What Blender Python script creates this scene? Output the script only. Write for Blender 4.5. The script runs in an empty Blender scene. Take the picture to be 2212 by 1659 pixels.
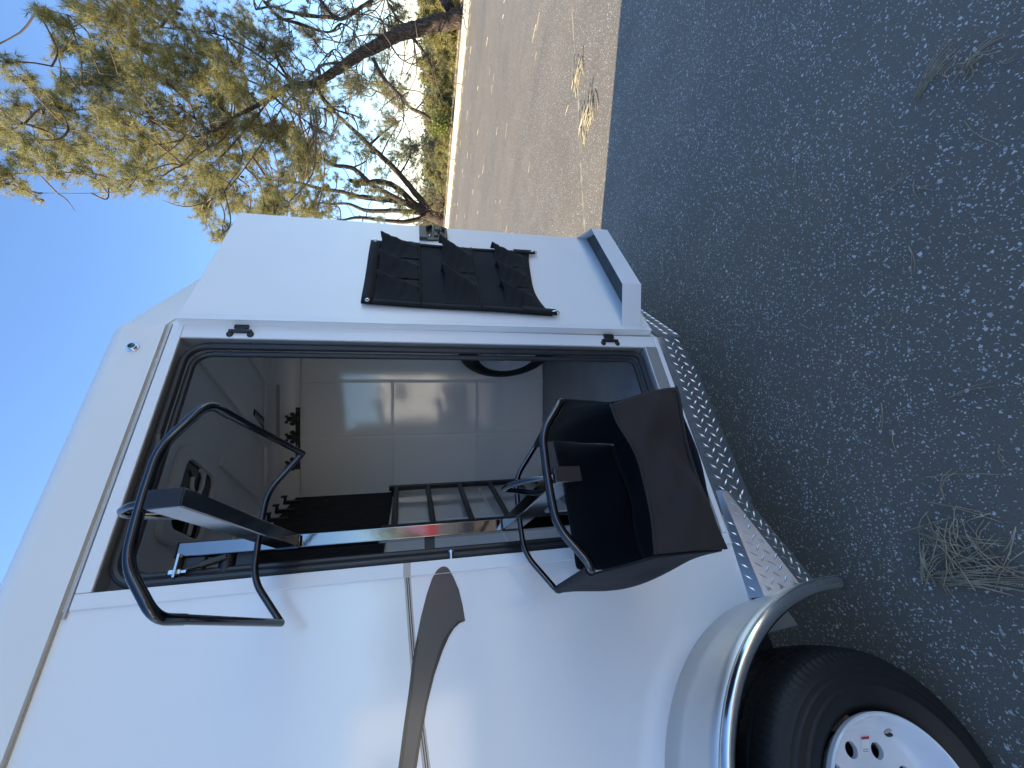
import bpy, bmesh, math, random
import numpy as np
from mathutils import Vector, Matrix
from math import sin, cos, pi, radians, sqrt, atan2

S = bpy.context.scene
COL = S.collection

# ---------------------------------------------------------------- camera, sky, sun, exposure
YAW, PITCH = radians(30.9), radians(13.2)
fw = Vector((sin(YAW)*cos(PITCH), cos(YAW)*cos(PITCH), -sin(PITCH)))
upv = Vector((sin(YAW)*sin(PITCH), cos(YAW)*sin(PITCH), cos(PITCH)))
rt = Vector((cos(YAW), -sin(YAW), 0))
cd = bpy.data.cameras.new('camera'); cam = bpy.data.objects.new('camera', cd); COL.objects.link(cam)
# the phone was held sideways: the top of the place is the left edge of the picture
cam.matrix_world = Matrix(((-upv.x, rt.x, -fw.x, 0), (-upv.y, rt.y, -fw.y, -1.4), (-upv.z, rt.z, -fw.z, 1.51), (0, 0, 0, 1)))
cd.sensor_width = 36; cd.lens = 36*905/2212; cd.clip_start = .05; cd.clip_end = 5000
S.camera = cam
SUN_EL, SUN_TRAVEL = radians(28), radians(-43.5)
sx, sy = cos(SUN_TRAVEL), sin(SUN_TRAVEL)
w = bpy.data.worlds.new('World'); S.world = w; w.use_nodes = True
nt = w.node_tree; nt.nodes.clear()
sky = nt.nodes.new('ShaderNodeTexSky'); sky.sky_type = 'NISHITA'; sky.sun_disc = False
sky.sun_elevation = SUN_EL; sky.sun_rotation = atan2(-sx, -sy)
sky.air_density = 1.0; sky.dust_density = .2; sky.ozone_density = 5.0; sky.altitude = 300
bg = nt.nodes.new('ShaderNodeBackground'); bg.inputs[1].default_value = .125
wo = nt.nodes.new('ShaderNodeOutputWorld')
nt.links.new(sky.outputs[0], bg.inputs[0]); nt.links.new(bg.outputs[0], wo.inputs[0])
sl = bpy.data.lights.new('sun', 'SUN'); sl.energy = 5.0; sl.angle = radians(.53); sl.color = (1, .83, .56)
so = bpy.data.objects.new('sun', sl); COL.objects.link(so)
so.rotation_euler = Vector((sx*cos(SUN_EL), sy*cos(SUN_EL), -sin(SUN_EL))).to_track_quat('-Z', 'Y').to_euler()
so.location = (-20, 20, 30)
vs = S.view_settings; vs.view_transform = 'Standard'; vs.look = 'None'; vs.gamma = 1; vs.use_curve_mapping = False
vs.exposure = 1.5
S.render.engine = 'CYCLES'
S.cycles.max_bounces = 12; S.cycles.glossy_bounces = 6; S.cycles.diffuse_bounces = 10
random.seed(11); np.random.seed(11)

# ---------------------------------------------------------------- materials
class NT:
    def __init__(s, name):
        s.m = bpy.data.materials.new(name); s.m.use_nodes = True; s.t = s.m.node_tree
        s.b = s.t.nodes['Principled BSDF']
    def n(s, ty, **k):
        x = s.t.nodes.new('ShaderNode'+ty)
        for a, v in k.items(): setattr(x, a, v)
        return x
    def l(s, a, b): s.t.links.new(a, b)
    def inp(s, node, i, v):
        if hasattr(v, 'links') or isinstance(v, bpy.types.NodeSocket): s.l(v, node.inputs[i])
        else: node.inputs[i].default_value = v
    def math(s, op, a, b=0, c=None):
        x = s.n('Math', operation=op); s.inp(x, 0, a); s.inp(x, 1, b)
        if c is not None: s.inp(x, 2, c)
        return x.outputs[0]
    def mix(s, f, a, b):
        x = s.n('Mix', data_type='RGBA'); s.inp(x, 0, f); s.inp(x, 6, a); s.inp(x, 7, b); return x.outputs[2]
    def noise(s, sc, det=3, rough=.55, vec=None, stretch=None):
        x = s.n('TexNoise'); x.inputs['Scale'].default_value = sc; x.inputs['Detail'].default_value = det; x.inputs['Roughness'].default_value = rough
        if vec is None: vec = s.obj()
        if stretch:
            mp = s.n('Mapping'); mp.inputs['Scale'].default_value = stretch; s.l(vec, mp.inputs[0]); vec = mp.outputs[0]
        s.l(vec, x.inputs['Vector']); return x.outputs[0]
    def obj(s):
        if not hasattr(s, '_tc'): s._tc = s.n('TexCoord')
        return s._tc.outputs['Object']
    def ramp(s, f, a, b):
        x = s.n('MapRange'); s.inp(x, 0, f); x.inputs[1].default_value = a; x.inputs[2].default_value = b; return x.outputs[0]
    def bump(s, h, strength=.2, dist=.01):
        x = s.n('Bump'); x.inputs['Strength'].default_value = strength; x.inputs['Distance'].default_value = dist
        s.l(h, x.inputs['Height']); s.l(x.outputs[0], s.b.inputs['Normal']); return x
def c4(c): return (c[0], c[1], c[2], 1)
def mat(name, col, rough=.5, metal=0, spec=.5, var=0, vsc=6, bump=0, bsc=60, coat=0, bdist=.003, rvar=0):
    q = NT(name); b = q.b
    b.inputs['Roughness'].default_value = rough; b.inputs['Metallic'].default_value = metal
    b.inputs['Specular IOR Level'].default_value = spec; b.inputs['Coat Weight'].default_value = coat
    b.inputs['Coat Roughness'].default_value = .1
    nz = q.noise(vsc, 4)
    lo = tuple(x*(1-var) for x in col); hi = tuple(min(1, x*(1+var)) for x in col)
    q.l(q.mix(q.ramp(nz, .3, .7), c4(lo), c4(hi)), b.inputs['Base Color'])
    if rvar: q.l(q.ramp(q.noise(vsc*2.3, 3), -.4, 1.4) if False else q.math('MULTIPLY_ADD', q.noise(vsc*2.3, 3), rvar, rough-rvar*.5), b.inputs['Roughness'])
    if bump: q.bump(q.noise(bsc, 3), bump, bdist)
    return q.m
M = {}
M['skin'] = mat('white_gel_paint', (.82, .82, .81), .13, var=.02, vsc=1.3, bump=.05, bsc=4, bdist=.02, coat=1.0)
M['cap'] = mat('white_roof_metal', (.78, .77, .74), .38, var=.02, vsc=3, bump=.02, bsc=40)
M['frame'] = mat('white_powder_coat', (.78, .79, .8), .28, var=.015, vsc=5, bump=.03, bsc=220, bdist=.001)
M['reveal'] = mat('grey_aluminium', (.5, .5, .49), .42, metal=.7, var=.05, vsc=9)
M['door'] = mat('white_door_skin', (.82, .82, .81), .3, var=.015, vsc=3, bump=.03, bsc=6, bdist=.012)
M['panel'] = mat('white_interior_panel', (.9, .9, .89), .08, spec=.85, var=.02, vsc=2, bump=.04, bsc=3, bdist=.02, coat=.8)
M['batten'] = mat('white_trim', (.85, .85, .84), .3)
M['ceil'] = mat('ceiling_liner', (.88, .88, .87), .45, var=.03, vsc=4)
M['rubber'] = mat('door_seal_rubber', (.022, .023, .028), .42, var=.1, vsc=20, bump=.05, bsc=80)
M['gloss'] = mat('black_gloss_coat', (.085, .085, .09), .085, metal=1, bump=.02, bsc=30, bdist=.004)
M['darkchrome'] = mat('dark_chrome', (.24, .24, .25), .08, metal=1, bump=.03, bsc=18, bdist=.006, var=.05)
M['armgloss'] = mat('dark_gloss_coat', (.27, .27, .28), .12, metal=1, bump=.03, bsc=18, bdist=.006, var=.05)
M['black'] = mat('black_satin', (.012, .012, .013), .4, var=.1, bump=.05, bsc=200)
M['plastic'] = mat('dark_grey_plastic', (.035, .037, .036), .42, var=.08, vsc=15, bump=.04, bsc=150)
M['chrome'] = mat('zinc_plated', (.75, .75, .73), .2, metal=1, var=.08, vsc=40)
M['steel'] = mat('bright_steel', (.6, .6, .6), .3, metal=1)
M['alu'] = mat('satin_aluminium', (.76, .75, .72), .45, metal=.9, var=.04, vsc=4, bump=.03, bsc=90, bdist=.001)
M['alulip'] = mat('polished_aluminium', (.76, .75, .73), .17, metal=1, var=.04, vsc=6)
M['diamond'] = mat('diamond_plate', (.74, .73, .72), .33, metal=1, var=.08, vsc=14, bump=.04, bsc=60, bdist=.002)
M['rocker'] = mat('dark_reflection_plate', (.6, .6, .61), .17, metal=1, var=.08, vsc=14, bump=.04, bsc=60, bdist=.002)  # dark asphalt reflection put into the colour; its lozenges keep the lighter plate
M['rim'] = mat('white_wheel_paint', (.72, .74, .76), .2, var=.03, vsc=10, bump=.03, bsc=60, coat=.3)
M['decal'] = mat('taupe_vinyl', (.085, .077, .073), .2, var=.04, vsc=8, bump=.03, bsc=6, bdist=.015, coat=.3)
M['decal2'] = mat('dark_vinyl', (.032, .03, .03), .2, var=.04, bump=.03, bsc=6, bdist=.015, coat=.3)
M['tan'] = mat('tan_vinyl', (.46, .41, .37), .22, var=.04, coat=.3)
M['glass'] = mat('smoked_lens', (.004, .02, .024), .06, spec=.7)
M['frame_dark'] = mat('chassis_black', (.01, .01, .011), .6, var=.2)
M['lens'] = mat('clear_lens', (.35, .36, .37), .08, spec=.8)
M['sticker'] = mat('paper_sticker', (.75, .75, .74), .5)
M['red'] = mat('red_print', (.45, .05, .05), .5)
M['cut'] = mat('raw_wood_cut', (.5, .35, .17), .8, var=.2, vsc=30)

def fabric(name, col, sc=900, b=.25, var=.12):
    q = NT(name); q.b.inputs['Roughness'].default_value = .85; q.b.inputs['Specular IOR Level'].default_value = .25
    q.b.inputs['Sheen Weight'].default_value = .05; q.b.inputs['Sheen Roughness'].default_value = .5
    nz = q.noise(9, 4)
    q.l(q.mix(q.ramp(nz, .3, .7), c4([x*(1-var) for x in col]), c4([x*(1+var) for x in col])), q.b.inputs['Base Color'])
    wv = q.noise(sc, 2); big = q.noise(14, 3)
    h = q.math('ADD', q.math('MULTIPLY', wv, .15), big)
    q.bump(h, b, .014); return q.m
M['cloth'] = fabric('black_nylon_canvas', (.010, .010, .0125))
M['cloth2'] = fabric('brown_black_canvas', (.029, .023, .022), b=.3)
M['mesh'] = fabric('black_binding', (.010, .010, .011))
M['carpet'] = fabric('black_carpet', (.012, .0125, .014), sc=300, b=.6)
M['carpetg'] = fabric('grey_carpet', (.09, .1, .1), sc=500, b=.8, var=.3)

def tyre_mat():
    q = NT('tyre_rubber'); b = q.b; b.inputs['Roughness'].default_value = .55; b.inputs['Specular IOR Level'].default_value = .4
    q.l(q.mix(q.noise(12, 4), (.007, .007, .008, 1), (.014, .014, .015, 1)), b.inputs['Base Color'])
    s = q.n('SeparateXYZ'); q.l(q.obj(), s.inputs[0])
    r = q.math('SQRT', q.math('ADD', q.math('MULTIPLY', s.outputs[0], s.outputs[0]), q.math('MULTIPLY', s.outputs[2], s.outputs[2])))
    an = q.math('ARCTAN2', s.outputs[0], s.outputs[2])
    sk = q.math('MULTIPLY', s.outputs[1], 9.0)
    wv = q.math('SINE', q.math('MULTIPLY', q.math('ADD', an, sk), 62))
    cut = q.math('GREATER_THAN', wv, .72)
    msk = q.math('GREATER_THAN', r, .326)
    h = q.math('SUBTRACT', q.math('MULTIPLY', q.noise(140, 2), .06), q.math('MULTIPLY', cut, msk))
    q.bump(h, .9, .006); return q.m
M['tyre'] = tyre_mat()

def floor_mat():
    q = NT('rubber_floor_mat'); b = q.b; b.inputs['Roughness'].default_value = .6
    nz = q.ramp(q.noise(5, 5, .65), .3, .7); fn = q.ramp(q.noise(160, 2), .4, .65)
    q.l(q.mix(fn, q.mix(nz, (.3, .305, .305, 1), (.38, .385, .385, 1)), q.mix(nz, (.38, .385, .385, 1), (.5, .505, .505, 1))), b.inputs['Base Color'])
    q.bump(q.noise(220, 2), .4, .004); return q.m
M['floor'] = floor_mat()

def asphalt():
    q = NT('asphalt'); b = q.b
    P = q.obj()
    base = q.mix(q.ramp(q.noise(1.3, 5, .6), .3, .7), (.054, .059, .068, 1), (.09, .094, .098, 1))
    # worn tracks running along the lot
    tr = q.ramp(q.noise(1.0, 4, .6, stretch=(.55, .09, 1)), .2, .8)
    base = q.mix(q.math('MULTIPLY_ADD', tr, .45, .25), base, (.31, .26, .185, 1))
    gr = q.ramp(q.noise(240, 3, .7), .35, .7)
    base = q.mix(q.math('MULTIPLY', gr, .55), base, (.028, .03, .033, 1))
    wob = q.n('TexNoise'); wob.inputs['Scale'].default_value = 110; wob.inputs['Detail'].default_value = 3; q.l(P, wob.inputs['Vector'])
    va = q.n('VectorMath', operation='MULTIPLY_ADD'); q.l(wob.outputs[1], va.inputs[0]); va.inputs[1].default_value = (.017,)*3; q.l(P, va.inputs[2])
    fac = None; dens = q.math('MULTIPLY_ADD', q.ramp(q.noise(2.6, 4, .65), .32, .68), .9, .5)
    for sc, keep, r0, r1 in ((34, .2, .08, .2), (62, .26, .12, .26), (120, .3, .16, .32)):
        mp = q.n('Mapping'); mp.inputs['Location'].default_value = (sc*.137, sc*.071, .5/sc); q.l(va.outputs[0], mp.inputs[0])
        fl = q.n('VectorMath', operation='MULTIPLY'); q.l(mp.outputs[0], fl.inputs[0]); fl.inputs[1].default_value = (1, 1, 0)
        v = q.n('TexVoronoi'); v.inputs['Scale'].default_value = sc; v.voronoi_dimensions = '2D'; q.l(fl.outputs[0], v.inputs['Vector'])
        sp = q.n('SeparateColor'); q.l(v.outputs['Color'], sp.inputs[0])
        rad = q.math('MULTIPLY_ADD', q.math('POWER', sp.outputs[1], 2.2), r1-r0, r0)
        on = q.math('LESS_THAN', sp.outputs[0], q.math('MULTIPLY', dens, keep))
        f = q.math('MULTIPLY', q.math('LESS_THAN', v.outputs['Distance'], rad), on)
        f = q.math('MULTIPLY', f, q.math('MULTIPLY_ADD', sp.outputs[2], .45, .55))
        fac = f if fac is None else q.math('MAXIMUM', fac, f)
    stone = q.mix(q.noise(33, 2), (.55, .55, .54, 1), (.82, .81, .78, 1))
    q.l(q.mix(fac, base, stone), b.inputs['Base Color'])
    q.l(q.math('MULTIPLY_ADD', q.noise(3, 3), .25, .52), b.inputs['Roughness'])
    b.inputs['Specular IOR Level'].default_value = .4
    q.bump(q.math('ADD', q.noise(240, 3, .7), q.math('MULTIPLY', fac, .4)), .65, .006)
    return q.m
M['asphalt'] = asphalt()
M['kerb'] = mat('cast_concrete', (.5, .44, .34), .85, var=.14, vsc=5, bump=.3, bsc=40, bdist=.01)
M['verge'] = mat('pine_straw_soil', (.2, .145, .08), .95, var=.4, vsc=3, bump=.6, bsc=9, bdist=.1)
M['straw'] = mat('dry_pine_needle', (.4, .355, .25), .7, var=.3, vsc=25)
M['straw2'] = mat('weathered_needle', (.36, .29, .19), .7, var=.35, vsc=25)
M['dust'] = mat('sandy_dust', (.27, .24, .19), .95, var=.3, vsc=4)

def bark():
    q = NT('pine_bark'); b = q.b; b.inputs['Roughness'].default_value = .9; b.inputs['Specular IOR Level'].default_value = .2
    n1 = q.noise(7, 5, .65, stretch=(1, 1, .35)); n2 = q.ramp(q.noise(26, 4, .7, stretch=(1, 1, .3)), .38, .6)
    q.l(q.mix(n2, (.035, .028, .024, 1), q.mix(n1, (.125, .088, .066, 1), (.19, .15, .12, 1))), b.inputs['Base Color'])
    q.bump(n2, .9, .04); return q.m
M['bark'] = bark()
M['twig'] = mat('grey_twig', (.1, .075, .055), .85, var=.4, vsc=3)
def leaf(name, cols, sc=.9, trans=.25):
    q = NT(name); b = q.b; b.inputs['Roughness'].default_value = .5; b.inputs['Specular IOR Level'].default_value = .35
    nz = q.ramp(q.noise(sc, 4, .7), .32, .68); n2 = q.ramp(q.noise(sc*7, 3, .7), .45, .72)
    col = q.mix(q.math('MULTIPLY', n2, .6), q.mix(nz, c4(cols[0]), c4(cols[1])), c4(cols[2]))
    q.l(col, b.inputs['Base Color'])
    tr = q.n('BsdfTranslucent'); q.l(col, tr.inputs[0])
    mx = q.n('MixShader'); mx.inputs[0].default_value = trans
    q.l(b.outputs[0], mx.inputs[1]); q.l(tr.outputs[0], mx.inputs[2])
    q.l(mx.outputs[0], q.t.nodes['Material Output'].inputs[0]); return q.m
M['needle'] = leaf('pine_needles', ((.22, .225, .095), (.36, .335, .14), (.48, .37, .16)), trans=.45)
M['needle_grey'] = leaf('grey_pine_needles', ((.17, .18, .11), (.26, .25, .14), (.34, .28, .15)), trans=.3)
M['bush'] = leaf('shrub_leaves', ((.14, .17, .045), (.21, .24, .065), (.27, .28, .08)), sc=3, trans=.35)
M['wood'] = leaf('far_foliage', ((.08, .095, .055), (.13, .14, .07), (.18, .165, .085)), sc=.06, trans=.1)
M['brush'] = leaf('dry_brush', ((.22, .16, .1), (.3, .24, .14), (.2, .19, .09)), sc=1.5, trans=.2)

# ---------------------------------------------------------------- mesh building
class MB:
    def __init__(s): s.v = []; s.f = []
    def add(s, V, Fc):
        o = len(s.v); s.v += [tuple(p) for p in V]; s.f += [tuple(i+o for i in f) for f in Fc]; return s
    def box(s, x0, y0, z0, x1, y1, z1):
        V = [(x, y, z) for z in (z0, z1) for y in (y0, y1) for x in (x0, x1)]
        return s.add(V, [(0, 2, 3, 1), (4, 5, 7, 6), (0, 1, 5, 4), (2, 6, 7, 3), (0, 4, 6, 2), (1, 3, 7, 5)])
    def hexa(s, A, B):      # two quads, joined
        return s.add(list(A)+list(B), [(3, 2, 1, 0), (4, 5, 6, 7), (0, 1, 5, 4), (1, 2, 6, 5), (2, 3, 7, 6), (3, 0, 4, 7)])
    def beam(s, a, b, w, h, side):   # box along a-b, w across 'side', h across the third
        a = Vector(a); b = Vector(b); d = (b-a).normalized(); l = Vector(side); l = (l-d*l.dot(d)).normalized(); k = d.cross(l)
        q = lambda p: [p-l*w/2-k*h/2, p+l*w/2-k*h/2, p+l*w/2+k*h/2, p-l*w/2+k*h/2]
        return s.hexa(q(a), q(b))
    def prism(s, poly, dv):
        n = len(poly); A = [Vector(p) for p in poly]; d = Vector(dv)
        return s.add(A+[p+d for p in A], [tuple(range(n))[::-1], tuple(range(n, 2*n))]+[(i, (i+1) % n, n+(i+1) % n, n+i) for i in range(n)])
    def tube(s, pts, rad, n=10, cap=True):
        P = [Vector(p) for p in pts]; m = len(P)
        R = rad if isinstance(rad, (list, tuple)) else [rad]*m
        t = [(P[min(i+1, m-1)]-P[max(i-1, 0)]).normalized() for i in range(m)]
        u = t[0].orthogonal().normalized(); V = []
        for i in range(m):
            u = (u-t[i]*u.dot(t[i])).normalized(); wv = t[i].cross(u)
            V += [P[i]+(u*cos(2*pi*k/n)+wv*sin(2*pi*k/n))*R[i] for k in range(n)]
        Fc = [(i*n+k, i*n+(k+1) % n, (i+1)*n+(k+1) % n, (i+1)*n+k) for i in range(m-1) for k in range(n)]
        if cap: Fc += [tuple(range(n))[::-1], tuple(range((m-1)*n, m*n))]
        return s.add(V, Fc)
    def grid(s, rows):
        n = len(rows[0]); V = [p for r in rows for p in r]
        return s.add(V, [(i*n+k, i*n+k+1, (i+1)*n+k+1, (i+1)*n+k) for i in range(len(rows)-1) for k in range(n-1)])
    def lathe(s, prof, c, n=64, axis='y'):
        # prof: (along axis, radius); revolve about axis through c
        rows = []
        for a, r in prof:
            row = []
            for k in range(n+1):
                t = 2*pi*k/n
                row.append((c[0]+r*cos(t), c[1]+a, c[2]+r*sin(t)) if axis == 'y' else ((c[0]+a, c[1]+r*cos(t), c[2]+r*sin(t)) if axis == 'x' else (c[0]+r*cos(t), c[1]+r*sin(t), c[2]+a)))
            rows.append(row)
        return s.grid(rows)
    def sphere(s, c, r, n=10, m=6):
        rows = [[(c[0]+r[0]*sin(pi*j/m)*cos(2*pi*k/n), c[1]+r[1]*sin(pi*j/m)*sin(2*pi*k/n), c[2]+r[2]*cos(pi*j/m)) for k in range(n+1)] for j in range(m+1)]
        return s.grid(rows)
def fillet(pts, r, k=5):
    P = [Vector(p) for p in pts]; out = [P[0]]
    for i in range(1, len(P)-1):
        a, b, c = P[i-1], P[i], P[i+1]; d = min(r, (a-b).length*.45, (c-b).length*.45)
        p0 = b+(a-b).normalized()*d; p1 = b+(c-b).normalized()*d
        for j in range(k+1):
            t = j/k; out.append(p0*(1-t)**2+b*2*t*(1-t)+p1*t*t)
    out.append(P[-1]); return out
def obj(name, mb, m, parent=None, bevel=0, smooth=.6, kind=None, solid=0, sub=0, label=None, weld=True):
    me = bpy.data.meshes.new(name); me.from_pydata(mb.v, [], mb.f)
    if weld:
        bm = bmesh.new(); bm.from_mesh(me); bmesh.ops.remove_doubles(bm, verts=bm.verts, dist=1e-5); bmesh.ops.recalc_face_normals(bm, faces=bm.faces); bm.to_mesh(me); bm.free()
    me.materials.append(M[m] if isinstance(m, str) else m)
    if smooth: me.shade_smooth(); me.set_sharp_from_angle(angle=smooth)
    o = bpy.data.objects.new(name, me); COL.objects.link(o)
    if parent: link(o, parent)
    if sub: x = o.modifiers.new('subsurf', 'SUBSURF'); x.levels = sub; x.render_levels = sub
    if solid: x = o.modifiers.new('solid', 'SOLIDIFY'); x.thickness = solid; x.offset = 0
    if bevel: x = o.modifiers.new('bevel', 'BEVEL'); x.width = bevel; x.segments = 2; x.limit_method = 'ANGLE'; x.angle_limit = .6
    if kind: o['kind'] = kind
    if label: o['label'] = label
    return o
def link(o, parent):
    o.parent = parent
    if parent.type == 'EMPTY': o.matrix_parent_inverse = Matrix.Translation(-Vector(parent.location))
def tag(o, label, cat, group=None):
    o['label'] = label; o['category'] = cat
    if group: o['group'] = group
    return o
def thing(name, label, cat, loc, group=None):
    o = bpy.data.objects.new(name, None); COL.objects.link(o); o.location = loc; o.empty_display_size = .2
    return tag(o, label, cat, group)

# ---------------------------------------------------------------- ground
mb = MB(); mb.add([(-45, -45, 0), (11.3, -45, 0), (18.3, 44, 0), (-45, 44, 0)], [(0, 1, 2, 3)])
obj('asphalt_lot', mb, 'asphalt', kind='structure')
def terr(x, y):
    k = x-(14.86+.0787*(y+.0))-1.0
    if k > 0:
        z = .12-.35*min(k, 2)*.2
        if k > 2: z -= 7*min(1, (k-2)/26)+18*min(1, max(0, (k-28)/150))
        z += 14*math.exp(-((k-560+.25*(y-200))/150)**2)*(.8+.25*sin(y*.012+1))
        return z
    return -.03
mb = MB(); rows = []
RR = [0, 8, 12]+[13+i*.5 for i in range(0, 26)]+[27, 29, 32, 36, 42, 50, 62, 80, 105, 140, 190, 250, 320, 400, 470, 520, 560, 600, 650, 720]
for r_ in RR:
    rows.append([(r_*cos(2*pi*k/220), r_*sin(2*pi*k/220), terr(r_*cos(2*pi*k/220), r_*sin(2*pi*k/220))-(.02 if r_ < 12 else 0)) for k in range(221)])
mb.grid(rows); obj('hillside', mb, 'verge', kind='structure', smooth=1.2)

kerb = bpy.data.objects.new('kerb', None); COL.objects.link(kerb); kerb['kind'] = 'structure'; kerb.location = (15.5, 8, 0)
def kx(y): return 14.84+.0787*y
ys = [-24+2.66*i for i in range(26)]
base_me = None
for i in range(25):
    y0, y1 = ys[i], ys[i+1]-.022
    mb = MB(); a, b = kx(y0), kx(y1); j = random.uniform(-.006, .006)
    mb.hexa([(a, y0, -.05), (a+.17, y0, -.05), (a+.17, y0, .15+j), (a+.025, y0, .15+j)], [(b, y1, -.05), (b+.17, y1, -.05), (b+.17, y1, .15+j), (b+.025, y1, .15+j)])
    o = obj('kerb_stone', mb, 'kerb', kerb, bevel=.015)
D_br1=[[(13.99,5.26,4.22,0.046),(13.87,5.51,4.1,0.037),(13.73,5.77,3.79,0.031),(13.81,5.9,3.32,0.017)],[(14.81,4.77,2.65,0.055),(14.4,4.9,2.48,0.046),(14.05,4.99,2.25,0.037),(13.65,5.12,1.85,0.032)],[(15.54,4.33,1.54,0.052),(15.06,4.39,1.3,0.042),(14.57,4.44,1.11,0.033),(14.03,4.54,0.92,0.02)],[(15.42,4.41,2.3,0.03),(14.9,4.42,2.13,0.025),(14.35,4.47,1.85,0.02),(13.96,4.41,1.39,0.014),(13.68,4.28,1.09,0.01)],[(13.87,5.33,4.65,0.041),(14.35,5.39,5.01,0.036),(14.92,5.4,5.32,0.027),(15.59,5.35,5.55,0.021)],[(14.6,4.9,3.56,0.03),(14.23,4.88,4.03,0.021),(13.82,4.9,4.13,0.016),(13.62,4.78,4.37,0.012)],[(14.68,4.85,3.48,0.025),(15.23,4.87,3.76,0.02),(15.4,5.12,4.04,0.016),(15.45,5.44,4.33,0.011)],[(15.46,4.38,2.26,0.026),(15.08,4.26,2.58,0.019),(14.61,4.19,2.99,0.014),(14.08,4.16,3.24,0.012),(13.65,4.06,3.5,0.008)],[(15.75,4.21,1.78,0.035),(16.05,4.38,2.19,0.027),(16.65,4.37,2.29,0.021),(16.92,4.56,2.48,0.012)],[(15.81,4.17,1.62,0.031),(16.39,4.29,1.96,0.027),(17.15,4.31,2.18,0.024),(17.95,4.29,2.41,0.02)],[(16.48,3.77,0.44,0.159),(16.99,3.7,0.63,0.14),(17.58,3.58,0.83,0.12)],[(13.51,5.55,5.32,0.037),(12.98,5.52,4.92,0.028),(12.47,5.47,4.44,0.021),(11.98,5.41,4.03,0.015)],[(13.75,5.4,5.01,0.033),(13.89,5.67,4.94,0.025),(14.05,5.92,4.57,0.019),(14.32,6.11,4.17,0.013)],[(15.66,4.26,3.74,0.049),(15.6,4.3,4.47,0.044),(15.61,4.29,5.01,0.036),(15.65,4.27,5.36,0.029),(15.51,4.35,5.77,0.022)],[(16.29,3.88,2.68,0.045),(16.06,4.02,2.99,0.049),(15.7,4.24,3.48,0.049),(15.66,4.26,3.74,0.049)],[(16.04,4.04,4.11,0.036),(15.75,4.21,3.82,0.04),(15.66,4.26,3.56,0.04)],[(15.74,4.21,5.56,0.041),(15.54,4.45,5.17,0.04),(15.61,4.53,4.7,0.036),(15.64,4.63,4.24,0.031),(15.78,4.65,3.89,0.027),(16.16,4.55,3.63,0.023),(16.16,4.66,3.3,0.016)],[(13.26,5.7,5.7,0.029),(13.92,5.65,6.15,0.024),(14.44,5.69,6.78,0.02),(14.95,5.73,7.42,0.014)],[(12.94,5.89,6.21,0.029),(12.09,6.05,6.43,0.02),(11.44,6.08,6.78,0.015),(10.82,6.11,7.1,0.009)],[(12.47,6.17,6.84,0.025),(13.1,6.03,7.61,0.019),(13.54,6.0,8.36,0.016)],[(12.32,6.26,7.36,0.021),(12.62,6.2,8.04,0.017),(12.89,6.15,8.72,0.013),(13.06,6.17,9.7,0.009)],[(12.06,6.42,7.99,0.019),(11.98,6.35,8.86,0.015),(11.97,6.24,9.67,0.011),(11.88,6.17,10.71,0.009)],[(13.5,5.55,5.36,0.029),(12.7,6.15,6.08,0.02),(11.88,6.76,6.96,0.016),(11.44,7.14,8.15,0.012),(11.19,7.4,9.45,0.011),(11.13,7.56,11.16,0.007)],[(13.9,5.31,4.86,0.033),(14.55,5.04,5.73,0.026),(15.0,4.89,6.79,0.02),(15.05,4.97,8.15,0.016),(15.06,5.08,9.76,0.012),(15.28,5.07,11.01,0.008)],[(13.64,5.47,5.36,0.025),(13.74,5.3,6.17,0.019),(13.56,5.29,7.27,0.015),(13.18,5.39,8.45,0.011),(13.07,5.35,10.1,0.007)],[(13.87,5.33,4.65,0.025),(13.0,5.62,5.09,0.018),(12.11,5.92,5.4,0.015),(10.74,6.5,6.15,0.011),(10.12,6.64,6.69,0.007)]]
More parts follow.
